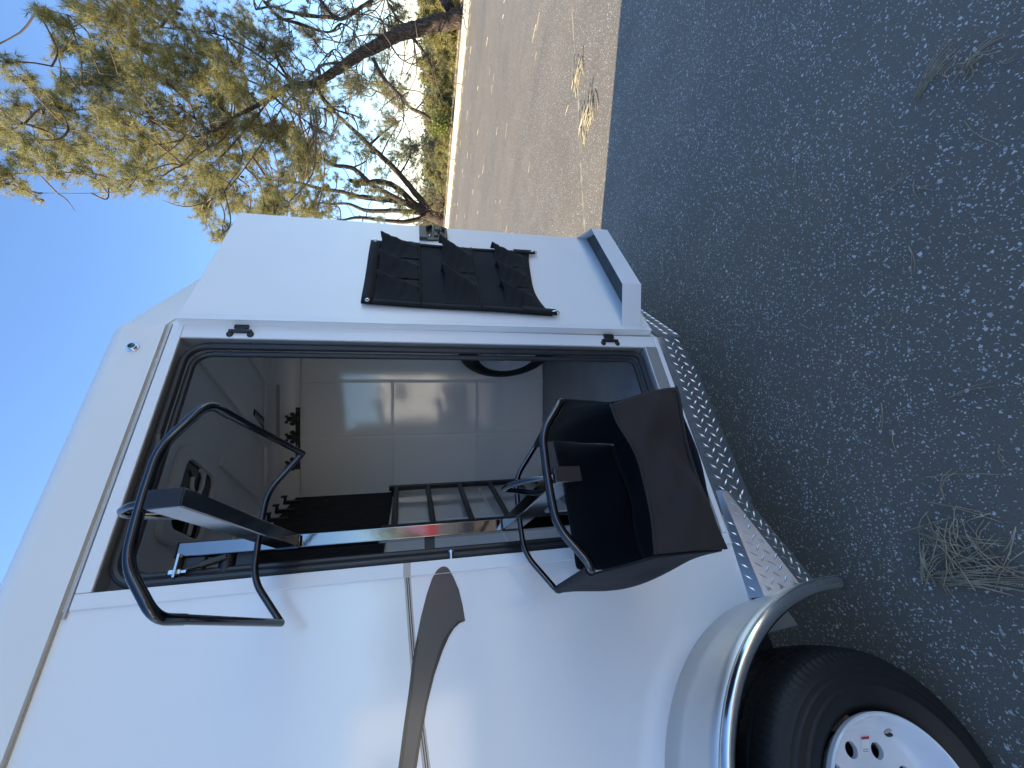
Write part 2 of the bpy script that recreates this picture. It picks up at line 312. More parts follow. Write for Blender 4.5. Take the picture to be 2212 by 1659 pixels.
D_br2=[[(17.75,11.98,0.79,0.176),(18.3,11.48,1.44,0.135),(18.88,10.96,2.19,0.125),(19.32,10.52,2.92,0.108),(19.59,10.18,3.51,0.096),(19.77,9.9,3.9,0.084),(20.16,9.49,4.63,0.073),(20.54,9.09,5.28,0.061),(20.84,8.73,5.58,0.037)],[(17.69,12.02,0.92,0.164),(18.07,11.91,1.5,0.148),(18.76,11.61,2.33,0.132),(19.01,11.58,3.04,0.127),(18.97,11.72,3.92,0.116),(19.12,11.75,4.46,0.098)],[(17.67,12.03,1.05,0.146),(17.77,11.79,1.69,0.128),(18.05,11.45,2.75,0.111),(18.18,11.2,3.4,0.099),(18.29,10.96,3.69,0.093),(18.47,10.68,4.2,0.088),(18.36,10.57,4.86,0.076),(18.38,10.38,5.28,0.07),(18.7,10.02,5.69,0.065),(18.76,9.81,6.52,0.053),(19.13,9.41,7.1,0.036)],[(17.63,12.06,0.92,0.146),(18.02,11.94,1.31,0.136),(18.2,11.95,2.33,0.125),(18.3,12.0,3.41,0.114),(18.43,12.04,4.23,0.103),(18.63,12.04,4.86,0.092),(18.75,12.08,5.78,0.08),(18.98,12.06,6.7,0.069),(19.09,12.12,7.66,0.057),(19.2,12.17,8.61,0.039)],[(17.58,12.09,0.79,0.128),(17.82,12.17,2.02,0.1),(17.87,12.38,3.61,0.089),(18.24,12.39,4.56,0.061),(18.34,12.57,5.52,0.043),(18.57,12.66,6.17,0.031)],[(17.51,12.13,0.92,0.116),(17.08,12.21,2.01,0.098),(16.97,12.1,3.24,0.08),(16.84,12.01,4.0,0.063),(16.55,12.0,4.68,0.04)],[(18.22,11.7,5.66,0.06),(17.73,12.17,5.98,0.054),(17.61,12.42,6.37,0.042),(17.55,12.63,7.44,0.024)],[(19.16,11.14,2.14,0.042),(19.79,10.59,1.69,0.03),(20.48,10.0,1.69,0.022),(20.96,9.54,2.0,0.012)],[(20.12,10.56,3.57,0.056),(20.86,10.24,2.9,0.044),(21.57,9.93,2.08,0.026)],[(19.8,10.76,3.01,0.037),(20.61,10.39,2.65,0.028),(21.38,10.04,2.21,0.016)],[(17.92,11.88,0.79,0.047),(18.09,11.66,0.46,0.041),(18.15,11.51,0.08,0.023)],[(18.35,11.62,6.52,0.036),(18.7,11.65,7.03,0.028),(19.19,11.59,7.77,0.019),(19.92,11.38,8.28,0.013)],[(19.17,11.14,4.3,0.042),(19.6,10.99,3.7,0.028),(20.1,10.81,3.59,0.016)]]
D_br3=[[(17.68,7.13,1.91,0.036),(17.98,7.19,2.67,0.031),(18.32,7.22,3.09,0.024)],[(17.38,7.31,1.45,0.026),(17.67,6.9,1.04,0.018),(17.92,6.52,0.9,0.01)],[(18.14,6.85,2.46,0.031),(18.26,7.02,2.92,0.024),(18.63,7.03,3.44,0.016)],[(17.99,6.94,2.26,0.029),(17.8,6.83,1.75,0.023),(17.58,6.73,1.25,0.015)],[(17.29,7.37,1.14,0.02),(17.3,7.59,1.66,0.015),(17.73,7.57,2.07,0.01)]]
D_b1=[(13.73,4.43,10.11,0.23),(13.01,4.3,9.47,0.31),(14.02,4.92,9.83,0.4),(13.53,4.21,8.9,0.46),(12.97,4.17,8.26,0.63),(14.64,4.58,8.37,0.77),(15.68,6.12,10.51,0.6),(15.12,5.96,10.89,0.34),(15.06,5.85,9.63,0.76),(13.13,4.72,7.93,0.73),(15.22,4.79,7.89,0.8),(13.49,4.74,7.13,0.74),(12.3,5.02,10.5,0.26),(11.82,5.02,10.07,0.28),(11.99,5.38,10.01,0.26),(14.81,6.68,11.3,0.39),(14.52,6.44,10.53,0.59),(14.4,6.42,9.94,0.69),(14.49,6.34,9.15,0.86),(12.41,5.03,7.39,0.65),(13.06,5.14,6.88,0.67),(13.11,6.44,11.55,0.46),(13.34,6.74,11.24,0.5),(13.9,6.92,10.91,0.62),(13.96,6.99,10.32,0.66),(11.16,5.34,8.03,0.63),(13.05,6.38,8.45,0.73),(13.49,6.4,7.79,0.83),(13.21,5.87,6.74,0.63),(12.48,4.93,5.75,0.52),(12.01,6.45,11.32,0.5),(10.59,5.69,9.86,0.48),(13.35,7.58,11.43,0.67),(13.08,7.46,10.62,0.63),(12.0,6.77,9.28,0.64),(11.25,6.18,8.17,0.67),(13.46,7.41,8.54,0.79),(12.64,6.49,7.18,0.73),(13.91,7.03,6.92,0.7),(14.24,6.69,6.11,0.59),(12.63,6.23,5.25,0.38),(10.8,6.92,11.07,0.37),(11.1,7.52,11.24,0.32),(11.14,6.79,10.66,0.43),(10.25,6.2,9.53,0.4),(10.72,6.51,9.14,0.36),(12.07,7.84,9.9,0.38),(9.88,5.92,7.85,0.41),(9.9,5.92,7.31,0.41),(11.78,7.23,7.72,0.56),(10.94,6.28,6.63,0.5),(12.06,6.68,6.22,0.57),(10.79,7.17,7.02,0.38),(9.92,7.15,6.4,0.3),(12.69,8.24,7.07,0.54),(9.24,6.94,6.29,0.23),(11.92,6.25,5.61,0.4),(10.52,6.21,5.15,0.35),(11.15,7.63,6.1,0.39),(12.0,5.63,11.38,0.59),(11.52,6.25,11.78,0.68),(14.5,6.11,12.75,0.59),(10.78,6.54,11.42,0.6),(12.54,6.49,12.74,0.8),(12.73,7.83,14.09,0.7)]
D_s1=[(12.62,5.27,4.56,0.39),(12.4,5.31,3.97,0.32),(12.21,5.81,3.92,0.33),(12.59,6.84,4.89,0.36),(13.85,5.73,3.56,0.29),(10.61,6.79,4.86,0.3),(14.49,4.68,5.6,0.55),(14.14,4.54,4.83,0.45),(15.01,4.67,4.26,0.41),(14.42,4.05,4.98,0.41),(16.43,4.38,4.1,0.36),(16.2,4.98,3.38,0.27),(16.34,5.03,2.57,0.27),(16.38,4.49,2.12,0.26),(15.22,5.71,4.34,0.37),(13.18,4.74,4.52,0.32),(13.75,5.03,5.57,0.46),(15.77,5.4,7.11,0.58),(15.98,4.83,7.19,0.56),(15.64,4.18,4.48,0.37),(17.1,4.55,3.12,0.3)]
D_t2b=[(18.75,11.44,3.9,0.35),(18.37,11.94,4.34,0.3),(17.25,11.88,1.8,0.27),(17.96,11.31,5.41,0.44),(16.91,12.3,6.24,0.5),(16.34,12.2,7.27,0.54),(16.18,12.64,8.09,0.49),(19.75,11.32,5.18,0.36),(19.57,10.54,3.46,0.39),(19.81,9.95,2.82,0.39),(20.63,9.51,2.41,0.44),(18.14,11.17,6.91,0.49),(17.49,12.42,5.55,0.35),(16.76,12.27,4.67,0.3),(17.6,11.66,6.58,0.39),(16.96,11.78,7.62,0.49),(19.61,11.43,3.11,0.31),(19.6,10.65,2.43,0.3)]
D_t3b=[(17.5,6.7,3.2,0.46),(17.59,6.37,2.7,0.38),(17.05,6.68,2.38,0.38),(17.22,6.79,3.66,0.39),(17.42,7.62,4.42,0.36),(16.83,6.99,2.07,0.31),(16.87,6.76,4.54,0.34),(18.32,6.73,4.05,0.32)]
D_off=[(15.13,3.51,8.95,1.17),(17.71,3.74,8.29,1.31),(14.9,3.12,6.05,0.84),(13.9,3.43,9.36,0.82),(18.61,3.76,5.52,0.85)]
D_mid=[(12.09,8.08,6.79,0.44),(12.67,8.18,5.93,0.55),(15.44,5.78,6.68,0.41),(10.18,6.9,5.13,0.51),(15.49,6.74,6.68,0.59),(14.91,6.55,6.91,0.32),(13.26,6.43,6.86,0.5),(12.69,4.99,5.06,0.51),(16.48,5.67,5.78,0.34),(11.56,7.84,4.42,0.58),(14.92,5.83,5.65,0.33),(13.23,4.73,6.07,0.51),(12.93,7.41,4.77,0.36),(12.94,4.96,6.15,0.52),(11.95,7.1,6.88,0.49),(10.4,6.87,5.39,0.34),(14.78,5.0,5.66,0.31),(15.49,6.43,7.8,0.36),(11.61,8.25,7.53,0.4),(13.57,7.31,4.84,0.55),(10.84,7.14,5.21,0.53),(13.01,6.16,5.08,0.49),(13.69,6.51,5.24,0.45),(10.53,6.4,6.37,0.39),(14.7,5.23,7.08,0.54),(15.46,6.74,7.17,0.55),(15.38,6.01,4.89,0.43),(17.12,5.35,6.48,0.6),(10.65,7.25,7.08,0.33),(12.22,7.68,7.16,0.56),(14.03,6.94,7.03,0.46),(15.91,5.53,5.34,0.56),(12.52,6.62,4.23,0.56),(13.3,5.24,4.25,0.51),(11.82,5.57,4.45,0.29),(12.54,8.18,5.84,0.42),(12.74,8.22,5.78,0.52),(12.1,6.31,7.0,0.35),(13.6,7.09,4.91,0.41),(12.8,6.35,4.54,0.39),(12.04,7.58,4.89,0.58),(13.88,7.22,4.88,0.54),(12.92,5.97,5.38,0.56),(15.96,5.2,6.46,0.52),(12.6,5.94,5.64,0.45),(14.95,5.42,6.66,0.32)]
D_t2s=[(17.54,10.14,6.77,0.3),(19.44,10.08,1.34,0.42),(16.65,12.59,6.87,0.29),(19.0,10.84,6.76,0.48),(16.13,11.32,2.95,0.35),(19.22,11.52,6.8,0.37),(20.55,10.82,0.78,0.32),(20.51,10.7,1.85,0.5),(18.17,11.66,5.53,0.41),(20.44,10.44,1.39,0.46),(18.08,12.38,6.41,0.26),(18.46,9.82,2.32,0.28),(18.62,11.11,7.12,0.33),(17.38,10.73,0.89,0.32),(18.77,9.78,0.84,0.28),(17.86,12.78,1.02,0.44),(19.85,9.95,0.9,0.46),(17.58,11.37,2.77,0.45),(18.6,10.53,6.56,0.27),(18.57,11.7,4.37,0.39),(16.52,11.18,4.88,0.43),(20.75,10.6,2.45,0.29),(17.93,10.16,5.72,0.37),(19.16,12.72,6.51,0.36),(16.75,11.19,4.9,0.46),(19.61,11.75,6.4,0.51),(20.07,10.65,6.09,0.3),(17.67,11.64,1.96,0.48),(19.48,10.1,4.12,0.32),(18.6,10.83,2.68,0.28),(19.3,11.91,5.15,0.35),(19.8,10.73,4.56,0.26),(17.95,11.88,2.26,0.36),(18.21,10.65,6.47,0.37),(19.19,11.47,1.48,0.5),(18.62,10.12,3.88,0.38),(18.16,11.56,3.51,0.43),(18.86,11.77,7.39,0.46),(19.96,10.71,6.57,0.3),(18.82,11.53,5.64,0.33),(19.96,10.81,3.3,0.34),(17.57,10.83,2.93,0.46),(21.06,11.59,1.16,0.36),(18.89,11.87,4.01,0.35),(20.52,11.05,1.71,0.38),(18.18,13.31,7.01,0.43),(19.96,10.37,0.82,0.42),(19.61,10.13,3.49,0.44),(19.63,10.01,1.62,0.47),(17.78,11.16,2.23,0.37),(19.25,10.23,5.61,0.36),(19.21,10.31,1.68,0.36),(16.91,11.29,5.43,0.47),(19.46,10.78,1.52,0.35),(17.51,11.23,7.19,0.45),(19.84,10.13,1.82,0.35),(18.97,11.75,7.03,0.49),(16.68,11.82,5.49,0.47),(20.89,11.34,2.04,0.51),(17.76,12.97,1.27,0.26)]
D_veil=[(13.68,7.17,4.71,0.28),(16.35,7.44,3.86,0.4),(15.54,5.38,1.76,0.3),(19.43,5.41,4.35,0.4),(15.25,7.58,4.97,0.52),(18.39,4.97,3.83,0.33),(16.75,5.23,4.71,0.31),(16.1,4.35,2.2,0.24),(16.99,6.46,2.05,0.56),(13.77,6.68,4.05,0.42),(15.7,6.78,2.63,0.4),(15.35,4.77,4.98,0.45),(12.89,6.03,2.07,0.31),(13.48,5.93,2.99,0.39),(17.24,6.47,2.57,0.46),(15.66,4.77,2.9,0.47),(19.83,5.32,1.94,0.57),(15.01,5.98,1.87,0.25),(18.1,4.99,2.15,0.53),(17.22,4.57,3.03,0.28),(16.21,6.3,3.27,0.47),(15.64,4.43,1.97,0.22),(17.82,4.42,2.03,0.48),(16.06,7.71,5.64,0.52),(14.69,5.36,2.17,0.46),(15.67,6.77,5.05,0.35),(14.37,6.17,2.14,0.36),(17.04,4.46,3.55,0.24),(14.15,5.03,3.16,0.43),(15.43,4.25,3.11,0.31),(17.8,6.73,2.82,0.28),(15.97,7.32,2.47,0.29),(17.7,6.17,3.74,0.5),(18.22,5.88,4.72,0.41),(19.97,5.45,1.9,0.31),(13.2,6.17,3.13,0.36),(14.75,7.03,4.07,0.48),(14.17,7.0,5.42,0.3),(14.74,6.99,4.59,0.37),(19.43,5.71,2.67,0.55),(18.3,5.64,5.24,0.41),(17.52,6.98,4.73,0.56),(16.42,4.07,2.78,0.3),(16.64,6.18,3.66,0.47),(18.46,5.18,3.92,0.33),(17.78,5.89,2.41,0.49),(16.15,6.32,1.79,0.45),(18.17,6.01,3.47,0.55)]
D_t1=[(16.4,3.82,-0.05,0.284),(16.21,3.93,0.31,0.243),(16.02,4.05,0.81,0.218),(15.83,4.16,1.3,0.203),(15.5,4.36,2.02,0.174),(15.12,4.58,2.61,0.154),(14.76,4.8,3.18,0.135),(14.33,5.06,3.74,0.117),(13.99,5.26,4.22,0.095),(13.87,5.33,4.65,0.083),(13.75,5.4,5.01,0.075),(13.51,5.55,5.32,0.066),(13.26,5.7,5.7,0.053),(12.94,5.89,6.21,0.041),(12.47,6.17,6.84,0.029),(12.06,6.42,7.99,0.021)]
D_t2=[(17.42,12.18,-0.04,0.277),(17.5,12.14,0.39,0.262),(17.66,12.04,0.92,0.248)]
D_t3=[(16.81,7.65,0.01,0.076),(16.97,7.56,0.41,0.071),(17.29,7.37,1.14,0.066),(17.45,7.27,1.65,0.062),(17.77,7.08,1.96,0.057),(18.14,6.85,2.46,0.052),(18.62,6.57,2.86,0.043),(18.85,6.43,3.05,0.027)]

# ---------------------------------------------------------------- the trailer
TR = thing('horse_trailer', 'white horse trailer with its tack room door swung open and one wheel showing', 'trailer', (-.5, 1, 0))
def part(n, mb, m, **k): return obj(n, mb, m, k.pop('parent', TR), **k)
XB = -4.3; WAX, WAZ, WAR = -.548, .34, .535
def arch(c, z0, r, a0, a1, n=28): return [(c+r*cos(a0+(a1-a0)*i/n), z0+r*sin(a0+(a1-a0)*i/n)) for i in range(n+1)]
a0 = math.asin((.395-WAZ)/WAR)
ar = arch(WAX, WAZ, WAR, a0, pi-a0)
poly = [(.206, .395)]+ar+[(XB, .395), (XB, 2.40), (.206, 2.40)]
mb = MB(); mb.add([(x, 0, z) for x, z in poly], [tuple(range(len(poly)))])
mb.add([(.206, 0, 2.321), (1.03, 0, 2.321), (1.03, 0, 2.4), (.206, 0, 2.4)], [(0, 1, 2, 3)])
mb.add([(.206, 0, .395), (1.03, 0, .395), (1.03, 0, .487), (.206, 0, .487)], [(0, 1, 2, 3)])
mb.add([(1.03, 0, .395), (1.09, 0, .395), (1.09, 0, 2.4), (1.03, 0, 2.4)], [(0, 1, 2, 3)])
part('side_panel', mb, 'skin', smooth=0)
mb = MB(); mb.add([(XB, 1.95, .395), (1.09, 1.95, .395), (1.09, 1.95, 2.4), (XB, 1.95, 2.4)], [(0, 1, 2, 3)])
part('far_side_panel', mb, 'skin', smooth=0)
mb = MB(); mb.add([(XB, 0, .395), (XB, 1.95, .395), (XB, 1.95, 2.6), (XB, 0, 2.6)], [(0, 1, 2, 3)])
part('rear_panel', mb, 'skin', smooth=0)
NX, NY = 2.02, .557
plan = [(1.09, 0), (NX, NY), (NX, 1.95-NY), (1.09, 1.95)]
for i in range(3):
    a, b = plan[i], plan[i+1]; mb = MB()
    mb.add([(a[0], a[1], .395), (b[0], b[1], .395), (b[0], b[1], 2.4), (a[0], a[1], 2.4)], [(0, 1, 2, 3)])
    part('nose_panel', mb, 'skin', smooth=0)
# roof cap: lip, radius, crown; carried along the straight side and round the nose
def capprof():
    P = [(.0, 2.372), (-.014, 2.374), (-.014, 2.40), (-.012, 2.47)]
    for i in range(1, 9):
        t = i/8*pi/2; P.append((.098-.11*cos(t), 2.475+.095*sin(t)))
    return P
CP = capprof()
def off(p, q, d, e):      # plan offset helper: point inset d from the outline corner
    return p
rows = []
cen = .975
stations = [((XB-.01, 0), (0, 1)), ((1.072, 0), (.28, .96)), ((NX, NY+.0), (-.42, .908)), ((NX, 1.95-NY), (-.42, -.908)), ((1.072, 1.95), (.28, -.96)), ((XB-.01, 1.95), (0, -1))]
mit = [(0, 1), (-.277, 1.0), (-1.0, .58), (-1.0, -.58), (-.277, -1.0), (0, -1)]
for (p, _), d in zip(stations, mit):
    rows.append([(p[0]+d[0]*o, p[1]+d[1]*o, z) for o, z in CP])
mb = MB(); mb.grid(rows)
def crown(x, y): return 2.57+.07*(1-((y-cen)/.88)**2)
ring = [r_[-1] for r_ in rows]
o_ = len(mb.v)
xs = [ring[0], ring[1]]
cr = []
for j in range(11):
    t = j/10
    row = []
    for i, (A, B) in enumerate(((ring[0], ring[5]), (ring[1], ring[4]), (ring[2], ring[3]))):
        x = A[0]+(B[0]-A[0])*t; y = A[1]+(B[1]-A[1])*t
        row.append((x, y, 2.57+.06*(1-(2*t-1)**2)*(1 if i < 2 else .3)))
    cr.append(row)
mb.grid(cr)
part('roof', mb, 'cap', smooth=.5)
# drip rail under the cap, over the door
mb = MB(); mb.box(.15, -.008, 2.3585, 1.088, .0, 2.366); part('drip_rail', mb, 'reveal', bevel=.002)
# belt seam strip behind the door line
mb = MB(); mb.box(XB, -.0025, 2.3695, .167, .0, 2.3712); part('seam_strip', mb, 'tan')

# floor, lining, ceiling
mb = MB(); mb.box(XB+.02, .012, .372, 1.0, 1.935, .462); mb.prism([(1.0, .012, .372), (NX-.02, NY, .372), (NX-.02, 1.95-NY, .372), (1.0, 1.935, .372)], (0, 0, .09))
part('floor_deck', mb, 'frame_dark', smooth=0)
mb = MB(); mb.prism([(-.28, .06, .463), (1.03, .06, .463), (1.98, .62, .463), (1.98, 1.28, .463), (.985, 1.875, .463)], (0, 0, .007)); part('floor_mat', mb, 'floor', smooth=0)
LP = [(.206, .051), (-.24, .051)]
inner = MB()
def wallq(a, b, z0, z1, m=None):
    (m or inner).add([(a[0], a[1], z0), (b[0], b[1], z0), (b[0], b[1], z1), (a[0], a[1], z1)], [(0, 1, 2, 3)])
wallq((.206, .05), (-.26, .05), .46, 2.5); wallq((1.03, .05), (1.1, .05), .46, 2.5); wallq((1.1, .05), (2.008, .57), .46, 2.5)
wallq((.206, .05), (1.03, .05), 2.325, 2.5); wallq((2.008, .57), (2.008, 1.28), .46, 2.5)
part('inner_lining', inner, 'panel', smooth=0)
# far wall of the tack room: frame of battens with a glossy panel in every bay
A = Vector((.995, 1.865, 0)); d = Vector((.985, -.59, 0)).normalized(); nin = Vector((-d.y, d.x, 0))*-1   # into the room
ss = [0, .425, .845, 1.148]; zz = [.47, 1.018, 1.668, 2.31]
mb = MB(); q = [A+nin*-.012, A+d*1.148+nin*-.012]
wallq(q[0], q[1], .46, 2.52, mb); part('far_wall_back', mb, 'batten', smooth=0)
for i in range(3):
    for j in range(3):
        if i == 2 and j: continue
        z0, z1 = (zz[j], zz[j+1]) if i < 2 else (.47, 2.31)
        s0, s1 = ss[i]+.012, ss[i+1]-.012
        mb = MB(); p = [A+d*s0, A+d*s1]
        mb.hexa([(p[0].x, p[0].y, z0+.011), (p[1].x, p[1].y, z0+.011), (p[1].x, p[1].y, z1-.011), (p[0].x, p[0].y, z1-.011)],
                [tuple(Vector((p[0].x, p[0].y, z0+.011))-nin*.008), tuple(Vector((p[1].x, p[1].y, z0+.011))-nin*.008), tuple(Vector((p[1].x, p[1].y, z1-.011))-nin*.008), tuple(Vector((p[0].x, p[0].y, z1-.011))-nin*.008)])
        part('wall_panel', mb, 'panel', smooth=0)
for j, z in enumerate(zz[1:3]):
    for i in range(2):
        mb = MB(); a = A+d*(ss[i]+.013)+nin*.001+Vector((0, 0, z)); b = A+d*(ss[i+1]-.013)+nin*.001+Vector((0, 0, z))
        mb.beam(a, b, .02, .014, (0, 0, 1)); part('wall_batten', mb, 'batten', bevel=.002)
for s_ in ss[:3]:
    mb = MB(); a = A+d*(s_+.0)+nin*.0015; mb.beam(a+Vector((0, 0, .47)), a+Vector((0, 0, 2.31)), .022, .015, d); part('wall_batten', mb, 'batten', bevel=.002)
mb = MB(); mb.beam(A+nin*.004+Vector((0, 0, 2.325)), A+d*1.15+nin*.004+Vector((0, 0, 2.325)), .03, .012, (0, 0, 1)); part('top_trim', mb, 'batten', bevel=.003)
mb = MB()
rows = []
for t in range(7):
    u = t/6*pi/2
    rows.append([tuple(A+d*s_+nin*(.15*(1-cos(u)))+Vector((0, 0, 2.34+.158*sin(u)))) for s_ in (-.2, 1.2)])
mb.grid(rows); part('cove', mb, 'batten', smooth=1)
mb = MB(); mb.beam(A+d*.43+nin*.085+Vector((0, 0, 2.435)), A+d*.82+nin*.085+Vector((0, 0, 2.435)), .02, .016, (0, 0, 1)); part('strip_light', mb, 'lens', bevel=.006)
mb = MB(); mb.prism([(-.4, .04, 2.5), (1.08, .04, 2.5), (1.99, .56, 2.5), (1.99, 1.38, 2.5), (1.05, 1.91, 2.5), (-.4, 1.91, 2.5)], (0, 0, .015)); part('ceiling', mb, 'ceil', smooth=0)
for x0, x1, y0, y1 in ((1.245, 1.325, .16, 1.56), (1.61, 1.69, .42, 1.35), (.90, .955, .93, 1.75)):
    mb = MB(); mb.box(x0, y0, 2.478, x1, y1, 2.4995); part('ceiling_rib', mb, 'batten', bevel=.004)
mb = MB(); a = Vector((1.35, 1.49, 2.488)); 
mb.beam((1.0, 1.69, 2.488), (1.99, 1.10, 2.488), .05, .022, (0.514, .858, 0)); part('ceiling_edge_trim', mb, 'batten', bevel=.004)
# roof vent with its crank
def rrect(x0, y0, x1, y1, r, n=5):
    P = []
    for cx_, cy_, a in ((x1-r, y1-r, 0), (x0+r, y1-r, 90), (x0+r, y0+r, 180), (x1-r, y0+r, 270)):
        for i in range(n+1):
            t = radians(a+90*i/n); P.append((cx_+r*cos(t), cy_+r*sin(t)))
    return P
def ringmesh(outer, inner, z0, z1):
    m_ = MB(); n = len(outer)
    V = [(x, y, z0) for x, y in outer]+[(x, y, z0) for x, y in inner]+[(x, y, z1) for x, y in outer]+[(x, y, z1) for x, y in inner]
    F_ = []
    for i in range(n):
        j = (i+1) % n
        F_ += [(i, j, n+j, n+i), (2*n+i, 3*n+i, 3*n+j, 2*n+j), (i, 2*n+i, 2*n+j, j), (n+i, n+j, 3*n+j, 3*n+i)]
    return m_.add(V, F_)
vent = part('roof_vent', ringmesh(rrect(.46, .53, .87, .94, .06), rrect(.515, .585, .815, .885, .05), 2.472, 2.4995), 'batten', bevel=.006)
mb = MB(); P = rrect(.5, .57, .83, .9, .05); mb.add([(x, y, 2.488) for x, y in P], [tuple(range(len(P)))]); obj('vent_lid', mb, 'glass', vent, smooth=0)
mb = MB(); mb.tube([(.735+.055*cos(t*.3), .69+.05*sin(t*.3), 2.462) for t in range(17)], .009, 8); obj('crank_ring', mb, 'batten', vent)
mb = MB(); mb.box(.52, .76, 2.474, .81, .785, 2.486); obj('vent_bar', mb, 'batten', vent, bevel=.003)
# black data plate with white tick marks stuck across a rib
sg = MB(); sg.beam((1.352, 1.235, 2.497), (1.392, 1.50, 2.497), .075, .004, (1, -.15, 0)); dp = part('notice_plate', sg, 'black')
mb = MB()
for i in range(12):
    y = 1.26+i*.019; x = 1.346+.15*(y-1.235); mb.box(x-.012, y, 2.4935, x+(.02 if i % 3 else .03), y+.006, 2.4948)
mb.box(1.337, 1.25, 2.4935, 1.341, 1.48, 2.4948)
obj('tick_marks', mb, 'sticker', dp)

# slanted divider wall on the rear side of the tack room
e = Vector((-.553, -.833, 0)).normalized(); B0 = Vector((.985, 1.855, 0)); ne = Vector((.833, -.553, 0)).normalized()
def dq(s0, s1, z0, z1, off=0, th=.01):
    m_ = MB(); a, b = B0+e*s0+ne*off, B0+e*s1+ne*off
    m_.hexa([(a.x, a.y, z0), (b.x, b.y, z0), (b.x, b.y, z1), (a.x, a.y, z1)], [(a.x-ne.x*th, a.y-ne.y*th, z0), (b.x-ne.x*th, b.y-ne.y*th, z0), (b.x-ne.x*th, b.y-ne.y*th, z1), (a.x-ne.x*th, a.y-ne.y*th, z1)]); return m_
L_ = 2.17
part('divider_wall', dq(0, L_, .46, 1.655), 'panel', smooth=0)
part('divider_top', dq(0, L_, 1.655, 2.52, -.006), 'batten', smooth=0)
part('carpet_board', dq(.012, L_-.02, 1.662, 2.335, .012, .016), 'carpet', bevel=.004)
for s0, s1, z in ((.62, .63, 0), (1.24, 1.25, 0)): part('divider_batten', dq(s0, s1, .47, 1.65, .004, .006), 'batten')
part('divider_batten', dq(.02, L_, .995, 1.015, .004, .006), 'batten')
# rubber hooks along the top of the carpet board (bridle pegs)
for s_ in (.12, .30, .46):
    p = B0+e*s_+ne*.012; mb = MB()
    mb.beam((p.x, p.y, 2.27), (p.x, p.y, 2.385), .03, .022, e)
    mb.beam((p.x, p.y, 2.375), tuple(p+ne*.045+Vector((0, 0, 2.375))), .03, .014, e)
    mb.beam(tuple(p+ne*.042+Vector((0, 0, 2.362))), tuple(p+ne*.042+Vector((0, 0, 2.40))), .03, .01, e)
    part('wall_hook', mb, 'black', bevel=.003)

# door frame trim, reveal, seal
DF = part('door_frame', MB().box(.167, -.007, .40, .206, .0, 2.357), 'frame', bevel=.003)
obj('frame_header', MB().box(.207, -.007, 2.321, 1.092, .0, 2.357), 'frame', DF, bevel=.003)
obj('frame_jamb', MB().box(1.03, -.007, .425, 1.092, .0, 2.3205), 'frame', DF, bevel=.003)
obj('frame_sill', MB().box(.207, -.009, .402, 1.092, .0, .424), 'frame', DF, bevel=.003)
obj('sill_plate', MB().box(.2075, -.012, .4245, 1.0295, .06, .4865), 'reveal', DF, bevel=.004)
mb = MB(); mb.box(.2, .0, .487, .206, .055, 2.326); mb.box(.2, .0, 2.3205, 1.036, .055, 2.326); mb.box(1.03, .0, .487, 1.036, .055, 2.3203)
obj('reveal', mb, 'reveal', DF, bevel=.001)
def seal(inset, rad, y, r):
    x0, x1, z0, z1 = .206+inset, 1.03-inset, .487+inset, 2.321-inset
    P = []
    for cx_, cz_, a, rr in ((x1-r, z1-r, 0, r), (x0+r, z1-r, 90, r), (x0+.03, z0+.03, 180, .03), (x1-.03, z0+.03, 270, .03)):
        for i in range(7):
            t = radians(a+90*i/6); P.append((cx_+rr*cos(t), y, cz_+rr*sin(t)))
    P.append(P[0])
    return MB().tube(P, rad, 10, cap=False)
obj('seal_bulb', seal(.013, .013, .03, .07), 'rubber', DF)
obj('seal_bulb', seal(.034, .011, .05, .06), 'rubber', DF)
mb = MB(); mb.tube(fillet([(.4, .028, 2.306), (.43, .02, 2.295), (.52, .018, 2.288), (.62, .02, 2.295), (.66, .028, 2.306)], .03), .013, 8); obj('sagging_seal', mb, 'rubber', DF)
obj('striker_pin', MB().lathe([(0, 0), (.0, .0075), (.019, .0075), (.019, .0115), (.0255, .0115), (.0255, 0)], (.206, .004, 1.396), 16, 'x'), 'chrome', DF)

# clearance light on the cap
cl = part('clearance_light', MB().lathe([(-.005, .0), (-.005, .013), (.002, .0135), (.002, .0195), (.012, .021)], (.976, -.02, 2.445), 24), 'chrome')
obj('light_lens', MB().sphere((.976, -.022, 2.445), (.0125, .006, .0125), 14, 8), 'glass', cl)

# vinyl graphics (each a thin sheet just proud of the skin)
def sheet(pts, y): 
    m_ = MB(); n = len(pts); m_.add([(x, y, z) for x, z in pts], [tuple(range(n))]); return m_
stripe_top = [(.205, 1.541), (.162, 1.537), (-.009, 1.524), (-.152, 1.497), (-.277, 1.489), (-.6, 1.463), (-1.6, 1.38)]
def band(top, d0, d1, y):
    m_ = MB(); m_.grid([[(x, y, z-d0-(0 if x > -.1 else 0)) for x, z in top], [(x, y, z-d1) for x, z in top]]); return m_
up_ = [(.166, 1.538), (.05, 1.5285), (-.06, 1.5185), (-.15, 1.506), (-.28, 1.4875), (-.62, 1.44), (-1.6, 1.33)]
ps = part('pinstripe', band(up_, 0, .019, -.0005), 'tan', smooth=0)
for d0 in (.006, .0115): obj('stripe_line', band(up_, d0, d0+.0028, -.0009), 'decal2', ps, smooth=0)
part('stripe_end', MB().box(.1675, -.0076, 1.519, .2055, -.0071, 1.5405), 'tan', smooth=0)
R_ = [(.166, 1.3995), (.155, 1.393), (.118, 1.378), (.074, 1.369), (.034, 1.364), (.03, 1.381), (.019, 1.397), (.001, 1.412), (-.031, 1.431), (-.084, 1.455), (-.145, 1.475), (-.215, 1.492), (-.269, 1.503), (-.6, 1.553), (-1.4, 1.60)]
